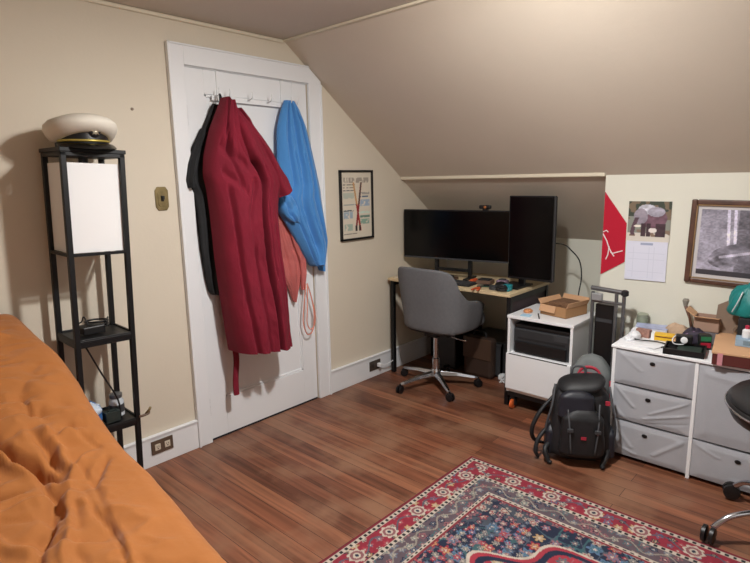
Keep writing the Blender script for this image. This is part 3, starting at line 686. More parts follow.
# faces -x: u direction is -y
panel('picture_page', (-.004, .107, .0), (0, -.214, 0), (0, 0, .215), 70, 70, elephant, m_photo, t)
panel('month_page', (-.006, .107, -.216), (0, -.210, .003), (0, 0, .214), 90, 90, cal_grid, m_print, t)
obj('page_stack', box(B(-.0035, -.0005, -.107, .107, .001, .214), -.0055, -.0005, -.103, .107, -.214, -.001), m_wht, t)
def engraving(U, V):
    v = .50+.35*(fbm(U*7, V*7, 2)-.5)+.14*(vnoise(U*60, V*60, 3)-.5)
    v = np.where(U < .35, v+.16, v); v = np.where((V > .72), v-.06, v)
    for u_ in (.3, .36): v = np.where((abs(U-u_+.05*V) < .014) & (V > .35), v+.28, v)
    body = ((U-.55)/.42)**2+((V-.36-.12*(U-.5))/.18)**2 < 1; v = np.where(body, .42+.5*(fbm(U*13, V*13, 7)-.3), v)
    hd = ((U-.24)/.14)**2+((V-.24)/.12)**2 < 1; v = np.where(hd, .38+.75*(fbm(U*16, V*16, 9)-.3), v)
    v = np.where((np.abs(V-.28-.35*(U-.2)) < .02) & (U > .2), v+.25, v); v = np.where((V < .08), .25, v)
    v = np.where((U > .62) & (V > .55) & (vnoise(U*12, V*10, 8) > .5), v-.2, v)
    return np.stack([v*1.0, v*.98, v*1.08], -1)
t = thing('framed_engraving', 'large brown wood framed grey engraving on the right wall', 'framed picture', (XF, -2.20, 1.081), rot=(math.radians(1.0), 0, 0))
hw, hh, fw = .283, .213, .026
b = BM()
for ya_, yb_, za_, zb_ in ((-hw, -hw+fw, -hh, hh), (hw-fw, hw, -hh, hh), (-hw+fw, hw-fw, hh-fw, hh), (-hw+fw, hw-fw, -hh, -hh+fw)): box(b, -.02, 0, ya_, yb_, za_, zb_)
obj('frame', b, mat('brown_wood_frame', '#54382c', .45, var=(18, .3)), t, bevel=.006)
b = BM(); f2 = fw-.003
for ya_, yb_, za_, zb_ in ((-hw+f2, -hw+f2+.007, -hh+f2, hh-f2), (hw-f2-.007, hw-f2, -hh+f2, hh-f2), (-hw+f2, hw-f2, hh-f2-.007, hh-f2), (-hw+f2, hw-f2, -hh+f2, -hh+f2+.007)): box(b, -.017, -.002, ya_, yb_, za_, zb_)
obj('gilt_lip', b, mat('gilt', '#8f7350', .5, .3), t)
panel('mat_board', (-.0045, hw-fw, -hh+fw), (0, -2*(hw-fw), 0), (0, 0, 2*(hh-fw)), 4, 4, lambda U, V: np.ones(U.shape+(3,))*hexa('#c9c6c8'), m_print, t)
panel('print', (-.006, hw-fw-.022, -hh+fw+.022), (0, -2*(hw-fw-.022), 0), (0, 0, 2*(hh-fw-.022)), 200, 150, engraving, m_photo, t)

# ================================================================= DESK
t = thing('desk', 'small desk with pale wooden top and black metal legs in the alcove', 'desk', (1.76, -.52, 0))
def Lc(b, c):
    for v in b.verts: v.co -= Vector(c)
    return b
DC = (1.76, -.52, 0)
obj('desktop', Lc(B(1.49, 2.04, -1.02, -.03, .70, .72), DC), m_desk, t, bevel=.002)
for x in (1.5, 1.995):
    for y in (-1.02, -.075): obj('leg', Lc(B(x, x+.028, y, y+.028, 0, .70), DC), m_metalblk, t, bevel=.002)
for y in (-1.02, -.075): obj('side_rail', Lc(B(1.535, 1.995, y+.005, y+.03, .665, .70), DC), m_metalblk, t)
obj('back_rail', Lc(B(2.0, 2.02, -.95, -.075, .665, .70), DC), m_metalblk, t)
obj('side_panel', Lc(B(1.535, 1.995, -1.01, -1.0, .30, .665), DC), mat('dark_plum_panel', '#33262c', .7), t)
obj('cross_bar', Lc(B(2.0, 2.02, -.95, -.075, .12, .15), DC), m_metalblk, t)
# under the desk
t = thing('computer_tower', 'black computer case standing on the floor under the desk', 'computer', (2.02, -.30, 0))
obj('case', B(-.19, .19, -.10, .10, .015, .42), m_black, t, bevel=.006)
obj('front_panel', B(-.197, -.19, -.095, .095, .02, .415), m_dgrey, t, bevel=.003)
obj('power_button', lathe(BM(), [(.009, 0), (.008, .003)], 12, (-.197, 0, .38), T=Matrix.Rotation(-PI/2, 3, 'Y')), m_steel, t)
for x in (-.16, .16): obj('foot', B(x-.02, x+.02, -.09, .09, 0, .016), m_blackm, t)
t = thing('storage_crate', 'dark grey plastic crate pushed back under the desk', 'crate', (2.06, -.60, 0))
b = B(-.16, .16, -.15, .15, 0, .012)
for x0, x1, ya_, yb_ in ((-.16, -.148, -.15, .15), (.148, .16, -.15, .15), (-.16, .16, -.15, -.138), (-.16, .16, .138, .15)): box(b, x0, x1, ya_, yb_, 0, .25)
box(b, -.17, .17, -.16, -.148, .235, .25); box(b, -.17, .17, .148, .16, .235, .25); box(b, -.17, -.158, -.16, .16, .235, .25); box(b, .158, .17, -.16, .16, .235, .25)
obj('crate_shell', b, m_dgrey, t)
obj('lid', B(-.165, .165, -.155, .155, .25, .262), m_black, t, bevel=.004)
t = thing('brown_satchel', 'dark brown satchel leaning on the crate under the desk', 'bag', (1.84, -.60, 0))
b = BM(); grid(b, 1, 1, lambda u, v: Vector((0, 0, 0))) if 0 else None
box(b, -.035, .045, -.12, .12, 0, .30); obj('satchel_body', b, mat('dark_brown_leather', '#3a2a22', .6), t, bevel=.025)
obj('flap', B(-.043, -.034, -.115, .115, .14, .295), mat('brown_leather', '#4b3628', .55), t, bevel=.004)
obj('carry_handle', tube(BM(), [(.005, -.05, .295), (.005, -.04, .335), (.005, .04, .335), (.005, .05, .295)], .007, 8, smooth=4), m_blackm, t, smooth=True)
t = thing('power_strip', 'white power strip with plugs on the floor behind the desk chair', 'power strip', (1.90, -.87, 0), rz=math.radians(95))
obj('strip_body', B(-.13, .13, -.03, .03, 0, .035), m_wht, t, bevel=.006)
for x in (-.09, -.03, .04): obj('plug', B(x-.018, x+.018, -.02, .02, .035, .07), m_blackm if x < 0 else m_wht, t, bevel=.004)
for k, (px_, py_, col_, lb) in enumerate([(1.80, -.86, m_wht, 'white cable tangled on the floor under the desk'), (1.93, -.88, m_black, 'black cable tangled on the floor under the desk')]):
    pts = [(px_+.05*math.sin(a*1.3+k)+.004*a, py_+.07*math.cos(a*.9+k), .008+.03*abs(math.sin(a*.7))+(.02 if k else 0)) for a in np.linspace(0, 14, 70)]
    tag(obj('power_cable', tube(BM(), pts, .004, 6), col_, smooth=True), lb, 'cable')
# white adapter and cord at the baseboard outlet
outlet((1.345, -.0185, .088), 'dark wall outlet in the baseboard left of the desk', True, '#4a4038', '#3a332e')
t = thing('plug_adapter', 'white plug with a cord in the outlet left of the desk', 'plug', (1.371, -.029, .088))
obj('plug_body', B(-.014, .014, -.03, 0, -.014, .014), m_wht, t, bevel=.004)
obj('cord', tube(BM(), [(.012, -.022, 0), (.05, -.03, -.006), (.1, -.035, .0), (.16, -.03, .01)], .0035, 8, smooth=5), m_wht, t, smooth=True)

# ---------------------------------------------------------------- monitors
t = thing('ultrawide_monitor', 'very wide black computer monitor standing on the desk', 'monitor', (1.752, -.487, .72))
ang = math.atan2(.16, -.895)-PI/2      # local x runs along the screen
A_, B_ = Vector((1.672, -.038, 0)), Vector((1.83, -.935, 0)); mid = (A_+B_)/2; wd = (B_-A_).length
t.location = (mid.x, mid.y, .72); t.rotation_euler = (0, 0, math.atan2(B_.y-A_.y, B_.x-A_.x))   # local +x to the right, screen faces local -y
z0, z1 = .135, .487; b = B(-wd/2, wd/2, 0, .03, z0, z1); box(b, -wd*.3, wd*.3, .03, .06, z0+.06, z1-.06)
obj('housing', b, m_black, t, bevel=.004)
obj('screen', B(-wd/2+.008, wd/2-.008, -.0015, .001, z0+.012, z1-.008), m_screen, t)
obj('lower_bezel', B(-wd/2+.004, wd/2-.004, -.003, .001, z0, z0+.011), m_dgrey, t)
for x in (-.20, .06):
    b = B(x-.012, x+.012, .02, .05, .0, z0+.08); box(b, x-.016, x+.016, -.06, .12, 0, .014); obj('stand_leg', b, m_black, t, bevel=.002)
obj('stand_bar', B(-.21, .07, .024, .046, .05, .07), m_black, t)
WD = t.location.copy(); WR = t.rotation_euler.copy()
t = thing('webcam', 'small black webcam clipped on top of the wide monitor', 'webcam', (1.778, -.66, .72+z1+.0005)); t.rotation_euler = WR
obj('clip', B(-.018, .018, .0, .03, 0, .010), m_black, t)
b = B(-.042, .042, -.008, .022, .010, .036); obj('camera_body', b, m_black, t, bevel=.008)
obj('lens', lathe(BM(), [(.0095, 0), (.009, .004), (.004, .005)], 16, (0.004, -.008, .023), T=Matrix.Rotation(PI/2, 3, 'X')), mat('orange_lens_ring', '#b06a3a', .3), t)
t = thing('portrait_monitor', 'black monitor turned upright at the right end of the desk', 'monitor', (1.70, -1.0365, .72), rz=-PI/2)
# local x -> world -y ; local y -> world +x
b = B(-.152, .152, 0, .028, .06, .59); box(b, -.09, .09, .028, .05, .2, .45); obj('housing', b, m_black, t, bevel=.004)
obj('screen', B(-.144, .144, -.0015, .001, .075, .582), m_screen, t)
obj('side_edge', B(.149, .156, .002, .026, .065, .585), m_dgrey, t)
obj('stand_post', box(B(-.10, -.06, .05, .08, .012, .34), -.10, .04, .048, .07, .28, .34), m_black, t, bevel=.003)
obj('stand_base', B(-.20, -.045, -.06, .15, 0, .012), m_black, t, bevel=.003)
# laptop / keyboard / clutter
t = thing('keyboard', 'low black keyboard near the front edge of the desk', 'keyboard', (1.585, -.50, .72), rz=-PI/2+.06)
obj('keyboard_base', B(-.19, .19, -.06, .06, 0, .012), m_blackm, t, bevel=.004)
b = BM()
for i in range(15):
    for j in range(5):
        box(b, -.183+i*.0245, -.183+i*.0245+.021, -.054+j*.022, -.054+j*.022+.0185, .012, .018)
obj('keycaps', b, m_dgrey, t, label='dark grey keys')
m_sock = mat('teal_plastic', '#1f7f8a', .4); m_or = mat('orange_plastic', '#c8552c', .5)
def gadget(name, label, cat, loc, rz, parts):
    t = thing(name, label, cat, loc, rz)
    for nm, bm_, m_, bv in parts: obj(nm, bm_, m_, t, bevel=bv)
    return t
gadget('screwdriver', 'orange handled screwdriver lying on the desk beside the keyboard', 'screwdriver', (1.665, -.625, .7205), 0.0, [('handle', lathe(BM(), [(.008, 0), (.013, .01), (.012, .07), (.007, .085)], 12, (0, 0, .013), T=Matrix.Rotation(PI/2, 3, 'Y')), m_or, 0), ('shaft', tube(BM(), [(.08, 0, .013), (.16, 0, .013)], .003, 8), m_steel, 0)])
gadget('circuit_board', 'dark green circuit board lying at the front edge of the desk', 'circuit board', (1.64, -.77, .7205), .3, [('board', B(-.04, .04, -.06, .06, 0, .003), mat('pcb_green', '#1d4a3c', .4), 0), ('chip', B(-.015, .015, -.02, .02, .003, .010), m_black, 0), ('connector', B(-.035, -.02, .02, .05, .003, .016), m_steel, 0)])
gadget('small_box', 'small brown open box of parts on the desk', 'box', (1.70, -.72, .7205), .2, [('box_body', B(-.045, .045, -.05, .05, 0, .028), mat('brown_card_dark', '#6b5142', .7), .003), ('contents', B(-.035, .035, -.04, .04, .028, .036), m_blackm, .004)])
gadget('tape_roll', 'dark roll of tape standing among the desk clutter', 'tape roll', (1.575, -.862, .7205), 0, [('tape', lathe(BM(), [(.02, 0), (.034, 0), (.034, .022), (.02, .022), (.02, 0)], 20), m_dgrey, 0)])
gadget('blue_tool_holder', 'teal plastic tool holder below the upright monitor', 'tool holder', (1.60, -.945, .7205), .5, [('cup', lathe(BM(), [(.022, 0), (.027, .002), (.029, .036), (.024, .038)], 16), m_sock, 0), ('clip', B(-.05, .05, -.01, .01, 0, .02), m_sock, .004)])
gadget('computer_mouse', 'black computer mouse on the desk right of the keyboard', 'computer mouse', (1.67, -.86, .7205), 1.4, [('mouse_body', lathe(BM(), [(.028, 0), (.033, .008), (.028, .024), (.012, .034), (.002, .036)], 18, sx=1.5), m_black, 0)])
gadget('pink_gadget', 'mauve and grey gadget among the desk clutter by the monitor stand', 'gadget', (1.735, -.83, .7205), .1, [('gadget_body', B(-.03, .03, -.035, .035, 0, .035), mat('mauve_plastic', '#7f6a7c', .5), .008), ('gadget_top', B(-.02, .02, -.02, .02, .035, .042), m_dgrey, .003)])
gadget('notebook', 'pale open notebook lying at the left end of the desk', 'notebook', (1.61, -.18, .7205), .05, [('pages', B(-.09, .09, -.11, .11, 0, .006), mat('paper_ivory', '#d8cbb8', .8), 0), ('spine', tube(BM(), [(0, -.11, .007), (0, .11, .007)], .004, 6), m_steel, 0)])
pts = [(1.88, -1.17, 1.0), (1.90, -1.21, .97), (1.93, -1.26, .90), (1.93, -1.28, .80), (1.90, -1.28, .70), (1.885, -1.28, .615)]
tag(obj('monitor_cable', tube(BM(), [(1.76, -1.12, 1.02)]+pts, .004, 8, smooth=5), m_black, smooth=True), 'black cable curving down behind the upright monitor to the white cart', 'cable')

# ================================================================= DESK CHAIR
HC = Vector((1.487, -.468, 0))
t = thing('desk_chair', 'grey upholstered tub office chair on chrome castors at the desk', 'office chair', HC)
def tub(r, h_top, inset=0):
    def f(u, v):
        ph = math.radians(-128+256*u); a = abs(math.degrees(ph))
        top = .872-.215*(1/(1+math.exp(-(a-64)/7)))-.06*max(0, (a-90)/38)
        top -= .012*(a/50)**2 if a < 50 else .012
        zb = .43; z = zb+(top-inset*.4-zb)*v
        taper = .86+.14*min(1, v*1.15)**.6
        e = .62; cx_, sy_ = -math.cos(ph), math.sin(ph)
        x = math.copysign(abs(cx_)**e, cx_)*(.235-inset)*taper; y = math.copysign(abs(sy_)**e, sy_)*(.262-inset)*taper
        lean = -.035*max(0, v-.3)*(1 if a < 70 else .2)
        return Vector((x+lean+.02, y-.035, z))
    return f
b = BM(); n1, n2 = 72, 18
fo, fi = tub(0, 0), tub(0, 0, .045)
Vo = grid(b, n1, n2, fo); Vi = grid(b, n1, n2, fi)
for i in range(n1):
    b.faces.new((Vo[-1][i], Vo[-1][i+1], Vi[-1][i+1], Vi[-1][i])); b.faces.new((Vo[0][i], Vo[0][i+1], Vi[0][i+1], Vi[0][i]))
for j in range(n2):
    for s in (0, -1): b.faces.new((Vo[j][s], Vo[j+1][s], Vi[j+1][s], Vi[j][s]))
o = obj('backrest_and_arms', b, m_grey, t, smooth=True, bevel=0)
o.modifiers.new('soft', 'SUBSURF').levels = 1; o.modifiers['soft'].render_levels = 1
b = BM(); bmesh.ops.create_cube(b, size=1)
for v in b.verts: v.co = Vector((v.co.x*.40+.05, v.co.y*.42-.035, v.co.z*.10+.475))
obj('seat', b, m_grey, t, bevel=.03)
b = BM(); prism(b, [(-.17, .44), (.20, .44), (.15, .405), (-.12, .405)], 1, -.19, .13); obj('seat_underside', b, m_blackm, t, bevel=.01)
b = B(-.07, .07, -.05, .05, .365, .405); obj('tilt_mechanism', b, m_blackm, t, bevel=.006)
obj('tilt_lever', tube(BM(), [(.02, -.04, .38), (.03, -.16, .36), (.04, -.22, .355)], [.006, .005, .009], 8, smooth=3), m_chrome, t, smooth=True)
obj('gas_column', lathe(BM(), [(.027, .09), (.027, .20), (.019, .205), (.019, .365)], 18), m_chrome, t, smooth='auto')
hub = obj('hub', lathe(BM(), [(.03, .07), (.036, .078), (.036, .11), (.028, .125)], 18), m_chrome, t, smooth='auto')
def star_base(t, angs, rad, m_arm, m_cast):
    for k, a in enumerate(angs):
        a = math.radians(a); d = Vector((math.cos(a), math.sin(a), 0)); s = Vector((-d.y, d.x, 0))
        b = BM(); rows = []
        for f, wv, zt_, zb_ in ((.02, .024, .112, .080), (.5, .019, .100, .078), (.92, .014, .078, .062), (1.0, .009, .072, .062)):
            p_ = d*rad*f; rows.append([b.verts.new(p_+s*sg*wv*q+Vector((0, 0, z))) for sg, q, z in ((-1, 1, zb_), (-1, .6, zt_), (1, .6, zt_), (1, 1, zb_))])
        for r1, r2 in zip(rows, rows[1:]):
            for i in range(4): b.faces.new((r1[i], r1[(i+1) % 4], r2[(i+1) % 4], r2[i]))
        b.faces.new(rows[0]); b.faces.new(rows[-1][::-1])
        obj('leg', b, m_arm, t, bevel=.002)
        # twin wheel castor
        c = d*rad+s*.008*(1 if k % 2 else -1); b = BM(); ax = Matrix.Rotation(a+.5, 3, 'Z') @ Matrix.Rotation(PI/2, 3, 'X')
        for off in (-.018, .006): 
            lathe(b, [(.020, 0), (.0265, .002), (.0265, .012), (.020, .014)], 18, Vector((c.x, c.y, .0265))+ax @ Vector((0, 0, off)), T=ax)
        cst = obj('castor', b, m_cast, t, smooth='auto')
        b = tube(BM(), [(c.x, c.y, .05), (d.x*rad, d.y*rad, .068)], .007, 8); box(b, c.x-.014, c.x+.014, c.y-.014, c.y+.014, .040, .054); obj('castor_hood', b, m_cast, cst)
star_base(t, (161, 233, 306, 18, 90), .29, m_chrome, m_black)

# ================================================================= WHITE CART
CC = Vector((1.648, -1.232, 0)); cx0, cx1, cy0, cy1 = -.193, .193, -.203, .203
t = thing('storage_cart', 'white rolling cabinet cart with an open upper bay between desk and dresser', 'cart', CC)
T_ = .016
obj('top_panel', B(cx0-.004, cx1+.004, cy0-.004, cy1+.004, .584, .602), m_wht, t, bevel=.002)
for y in (cy0, cy1-T_): obj('side_panel', B(cx0, cx1, y, y+T_, .115, .584), m_wht, t, bevel=.001)
obj('back_panel', B(cx1-.008, cx1-.001, cy0+T_, cy1-T_, .115, .584), m_wht, t)
obj('middle_shelf', B(cx0, cx1-.008, cy0+T_, cy1-T_, .352, .368), m_wht, t, bevel=.001)
obj('bottom_panel', B(cx0, cx1-.008, cy0+T_, cy1-T_, .118, .134), m_wht, t, bevel=.001)
dr = obj('drawer', B(cx0-.016, cx0-.001, cy0+.001, cy1-.001, .140, .366), m_wht, t, bevel=.002)
obj('finger_groove', B(cx0-.0162, cx0-.010, cy0+.02, cy1-.02, .362, .3665), m_dgrey, dr)
obj('base_frame', B(cx0+.01, cx1-.01, cy0+.005, cy1-.005, .085, .116), m_black, t)
m_cor = mat('orange_castor', '#d0622c', .45)
for x in (cx0+.035, cx1-.035):
    for y in (cy0+.035, cy1-.035):
        b = BM(); R90 = Matrix.Rotation(PI/2, 3, 'X')
        lathe(b, [(.022, 0), (.030, .003), (.030, .019), (.022, .022)], 20, (x-.012, y+.011, .030), T=R90)
        cst = obj('castor', b, m_cor, t, smooth='auto', label='orange castor wheel')
        obj('castor_fork', box(box(B(x-.02, x+.015, y-.018, y-.013, .025, .085), x-.02, x+.015, y+.013, y+.018, .025, .085), x-.02, x+.018, y-.018, y+.018, .07, .086), m_blackm, cst)
# printer
t = thing('printer', 'dark grey compact printer filling the open bay of the white cart', 'printer', CC+Vector((.0, 0, .3685)))
obj('printer_body', B(-.165, .165, -.178, .178, 0, .155), mat('printer_charcoal', '#2e3033', .45), t, bevel=.010)
obj('front_tray', B(-.178, -.163, -.16, .16, .008, .075), m_black, t, bevel=.003)
obj('paper_slot', B(-.1665, -.160, -.15, .15, .088, .10), m_blackm, t)
obj('scanner_lid', B(-.16, .16, -.172, .172, .156, .178), m_black, t, bevel=.005)
obj('control_panel', B(-.1675, -.163, -.165, -.08, .112, .146), m_dgrey, t)
# cardboard box with flaps on the cart
t = thing('open_cardboard_box', 'small open brown cardboard box with folded flaps on the white cart', 'box', CC+Vector((.03, -.045, .603)), rz=math.radians(-12))
b = B(-.10, .11, -.09, .09, 0, .004)
for q in ((-.10, -.096, -.09, .09), (.106, .11, -.09, .09), (-.10, .11, -.09, -.086), (-.10, .11, .086, .09)): box(b, *q, 0, .062)
obj('box_walls', b, m_card, t)
def flap(name, o_, u, v, m_=m_card2, th=.003):
    o_, u, v = Vector(o_), Vector(u), Vector(v); n = u.cross(v).normalized()*th
    b = BM(); a = [b.verts.new(p_) for p_ in (o_, o_+u, o_+u+v, o_+v)]; c = [b.verts.new(q.co+n) for q in a]
    b.faces.new(a[::-1]); b.faces.new(c)
    for i in range(4): b.faces.new((a[i], a[(i+1) % 4], c[(i+1) % 4], c[i]))
    return obj(name, b, m_, t)
flap('flap', (-.10, -.02, .062), (0, .11, 0), (-.012, 0, -.040)); flap('flap', (.11, -.09, .062), (0, .18, 0), (.02, 0, .035))
flap('flap', (-.10, .09, .062), (.21, 0, 0), (0, .02, .028)); flap('flap', (-.10, -.09, .062), (.21, 0, 0), (0, -.012, .03))
obj('packing_insert', B(-.085, .07, -.08, .05, .02, .085), mat('brown_paper', '#6f5038', .9, bump=(30, 1, .02)), t, bevel=.012)
t = thing('cookie_pack', 'small orange brown packet on the white cart left of the box', 'packet', CC+Vector((-.06, .14, .6025)), rz=.3)
obj('packet_body', blob(.028, (1.3, 1.0, .5), 5), mat('biscuit', '#c98a5c', .6), t, smooth=True)
t = thing('pen', 'thin black pen lying on top of the white cart', 'pen', CC+Vector((-.12, .04, .6065)), rz=.5)
obj('barrel', tube(BM(), [(-.06, 0, 0), (.05, 0, 0)], .004, 8), m_black, t, smooth='auto'); obj('tip', tube(BM(), [(.05, 0, 0), (.064, 0, 0)], [.0035, .001], 8), m_steel, t)
tag(obj('sticky_note', B(-.03, .03, -.03, .03, 0, .002), mat('pale_blue_paper', '#a9cfe6', .8)), 'pale blue paper note on the front edge of the white cart', 'note', loc=CC+Vector((-.14, .11, .6025)), rz=.2)

# ================================================================= FABRIC DRESSER
DX0, DX1, DY = 1.27, 1.672, -1.715; DO = Vector((1.47, -2.09, 0)); DZ = .592
t = thing('fabric_dresser', 'white framed dresser with grey fabric drawers against the right wall', 'dresser', DO)
def bo(x0, x1, ya_, yb_, z0, z1): return B(x0-DO.x, x1-DO.x, ya_-DO.y, yb_-DO.y, z0, z1)
P_ = .016; cols = [(-1.715, -2.0905), (-2.0905, -2.466)]
for y in (-1.715-P_, -2.0905-P_/2, -2.466):
    obj('upright', bo(DX0, DX0+P_, y, y+P_, 0, DZ-.014), m_wht, t, bevel=.002); obj('upright', bo(DX1-P_, DX1, y, y+P_, 0, DZ-.014), m_wht, t, bevel=.002)
obj('top_panel', bo(DX0-.006, DX1+.004, -2.474, -1.709, DZ-.014, DZ), m_wht, t, bevel=.003)
obj('side_panel', bo(DX0+P_, DX1-P_, -1.726, -1.720, .02, DZ-.014), m_drawer, t)
for z in (.018, .207, .394): obj('rail', bo(DX0+.02, DX1-.02, -2.455, -1.728, z-.006, z+.002), m_dgrey, t)
def crease_f(lst):
    def f(u, v):
        h = 0
        for (a0, b0, a1, b1, w_, k) in lst:
            dx_, dy_ = a1-a0, b1-b0; q = max(0, min(1, ((u-a0)*dx_+(v-b0)*dy_)/(dx_*dx_+dy_*dy_)))
            h += .75*k*math.exp(-(((u-a0-q*dx_)**2+(v-b0-q*dy_)**2)/(1.5*w_)**2))
        return h
    return f
def drawer(ya_, yb_, z0, z1, seed, cl):
    f = crease_f(cl); yl, yr = ya_-P_*.55, yb_+P_*.55
    dp = .30; b = BM()
    def s(u, v):
        e = min(u, 1-u, v, 1-v); bulge = .006*min(1, e*8)
        sag = -.004*math.sin(PI*u)*(1 if v > .5 else 0)
        return Vector((DX0+.003-bulge-f(u, v)*min(1, e*14)-DO.x, yl+(yr-yl)*u-DO.y, z0+(z1-z0)*v+sag*v))
    V = grid(b, 60, 34, s)
    b.verts.ensure_lookup_table()
    bd = [V[0][i] for i in range(61)]+[V[j][60] for j in range(1, 35)]+[V[34][i] for i in range(59, -1, -1)]+[V[j][0] for j in range(33, 0, -1)]
    bk = [b.verts.new((DX0+dp-DO.x, v.co.y, v.co.z)) for v in bd]
    n = len(bd)
    for i in range(n): b.faces.new((bd[i], bd[(i+1) % n], bk[(i+1) % n], bk[i]))
    b.faces.new(bk)
    o = obj('drawer', b, m_drawer, t, smooth='auto')
    return o
def pull(o, y, z):
    b = lathe(BM(), [(.0125, 0), (.0125, .003), (.006, .004)], 18, (DX0-.0035-DO.x, y-DO.y, z), sx=.72, T=Matrix.Rotation(-PI/2, 3, 'Y'))
    obj('drawer_pull', b, m_black, o, label='black oval drawer pull')
d1 = [(0, .02, .12, .95, .03, .003), (.9, .05, .97, .95, .04, .004), (.1, .9, .35, .5, .025, .003)]
d2 = [(.04, .98, .30, .45, .016, .0065), (.0, .45, .22, .0, .018, .006), (.98, .9, .52, .35, .016, .006), (.98, .55, .45, .18, .018, .0065), (.5, .05, .98, .3, .014, -.004), (.03, .8, .1, .1, .03, .004)]
d3 = [(.03, .95, .3, .3, .02, .006), (.95, .85, .6, .25, .022, .006), (.05, .3, .35, .12, .02, .005), (.5, .98, .96, .9, .012, -.003), (.97, .1, .9, .8, .03, .005)]
o = drawer(*cols[0], .398, .574, 1, d1); pull(o, -1.904, .530)
o = drawer(*cols[0], .211, .390, 2, d2); pull(o, -1.896, .344)
o = drawer(*cols[0], .022, .203, 3, d3); pull(o, -1.893, .155)
o = drawer(*cols[1], .211, .574, 4, [(.03, .95, .12, .1, .03, .004), (.1, .9, .5, .85, .02, .004)]); pull(o, -2.28, .50)
o = drawer(*cols[1], .022, .203, 5, [(.03, .9, .3, .7, .02, .004), (.9, .1, .5, .2, .03, .004)]); pull(o, -2.284, .155)

# ---------------------------------------------------------------- what lies on the dresser
TZ = DZ+.0005
t = thing('board_game_box', 'wide tan and maroon box lying on the right half of the dresser', 'box', (1.47, -2.345, TZ), rz=math.radians(8))
obj('box_tray', B(-.205, .205, -.24, .225, 0, .050), mat('maroon_card', '#5a2622', .55), t, bevel=.002)
obj('box_lid', B(-.208, .208, -.243, .228, .050, .060), m_card2, t, bevel=.002)
obj('pink_tab', B(-.2095, -.2080, .185, .205, .0, .055), mat('pink_sticker', '#c98a92', .5), t)
t = thing('black_tray', 'flat black plastic tray at the front edge of the dresser top', 'tray', (1.335, -2.02, TZ), rz=math.radians(8))
b = B(-.06, .08, -.085, .085, 0, .006)
for q in ((-.06, -.055, -.085, .085), (.075, .08, -.085, .085), (-.06, .08, -.085, -.08), (-.06, .08, .08, .085)): box(b, *q, 0, .028)
obj('tray_body', b, m_black, t); obj('tray_contents', B(-.04, .06, -.07, .03, .006, .022), mat('dark_green_card', '#22332c', .6), t, bevel=.004)
for k, (x, y, rz, z, lb) in enumerate([(1.345, -1.79, .1, 0, 'lowest white sheet of paper at the front left of the dresser'), (1.37, -1.84, -.25, .0025, 'tilted white leaflet on the papers at the front left of the dresser')]):
    b = B(-.055, .055, -.075, .075, 0, .002); box(b, -.04, .04, -.06, .06, .002, .0023) if 0 else None
    tag(obj('paper_sheet', b, mat('paper_white', '#e8e9ec', .7), None), lb, 'paper', 'papers on the dresser', loc=(x, y, TZ+z), rz=rz)
t = thing('magazine', 'pale blue and white folded magazine at the back left of the dresser', 'magazine', (1.60, -1.80, TZ), rz=.2)
obj('pages', B(-.05, .05, -.075, .075, 0, .035), mat('magazine_paper', '#d5d9e6', .6, var=(40, .12)), t, bevel=.003)
obj('cover', B(-.051, .051, -.076, .076, .035, .038), mat('magazine_blue', '#a7b0d2', .4, var=(26, .25)), t)
t = thing('bubble_wrap', 'crumpled white plastic wrap on the left corner of the dresser', 'plastic wrap', (1.44, -1.762, TZ))
obj('wrap_body', blob(.034, (1.2, .9, .75), 12), mat('frosted_plastic', '#e9ebee', .3, spec=.7), t, smooth=True)
t = thing('photo_packet', 'small brown patterned packet behind the white papers on the dresser', 'packet', (1.50, -1.79, TZ), rz=-.1)
obj('packet_body', B(-.018, .018, -.035, .035, 0, .042), mat('brown_pattern', '#9c7468', .6, var=(60, .35)), t, bevel=.003)
t = thing('yellow_box', 'long yellow packet lying between the papers on the dresser', 'packet', (1.50, -1.88, TZ), rz=.15)
obj('packet_body', B(-.025, .025, -.055, .048, 0, .034), mat('yellow_card', '#e3b528', .5), t, bevel=.003)
obj('white_end', B(-.0255, .0255, .035, .050, 0, .0345), m_wht, t)
obj('stripe', B(-.0262, -.0248, -.05, .03, .018, .024), mat('brown_print', '#7a4d20', .5), t)
t = thing('black_cable_loop', 'thin black cord lying across the papers on the dresser', 'cable', (1.36, -1.84, TZ+.011))
obj('cord', tube(BM(), [(.04, .09, 0), (.02, .03, .003), (.05, -.04, .0), (.02, -.1, .0), (-.03, -.08, -.002)], .0035, 7, smooth=6), m_black, t, smooth=True)
t = thing('paper_bag', 'crumpled beige paper bag at the back of the dresser beside the wall', 'paper bag', (1.61, -1.925, TZ))
obj('bag_body', blob(.055, (.75, 1.0, .8), 21), mat('beige_paper', '#b99f86', .8, bump=(40, .8, .01)), t, smooth=True)
t = thing('wooden_block', 'small tan wooden block on the dresser in front of the paper bag', 'block', (1.47, -1.965, TZ), rz=.3)
obj('block_body', B(-.03, .03, -.03, .03, 0, .022), m_card2, t, bevel=.003)
t = thing('dark_pouch', 'dark purple zip pouch bulging in the middle of the dresser top', 'pouch', (1.515, -2.02, TZ))
obj('pouch_body', blob(.055, (.8, 1.0, .95), 31), mat('dark_purple_nylon', '#2f2838', .6, var=(25, .4)), t, smooth=True)
obj('zip', tube(BM(), [(-.03, .035, .05), (-.02, 0, .068), (-.02, -.04, .06)], .003, 6, smooth=4), mat('mauve_zip', '#8e6f90', .5), t, smooth=True)
t = thing('camera', 'small black and white camera in front of the dark pouch on the dresser', 'camera', (1.40, -2.0, TZ+.0305), rz=.25)
obj('camera_body', B(-.02, .02, -.035, .035, 0, .040), m_black, t, bevel=.005)
obj('camera_lens', lathe(BM(), [(.015, 0), (.015, .012), (.011, .014)], 18, (-.02, 0, .02), T=Matrix.Rotation(-PI/2, 3, 'Y')), m_wht, t, smooth='auto')
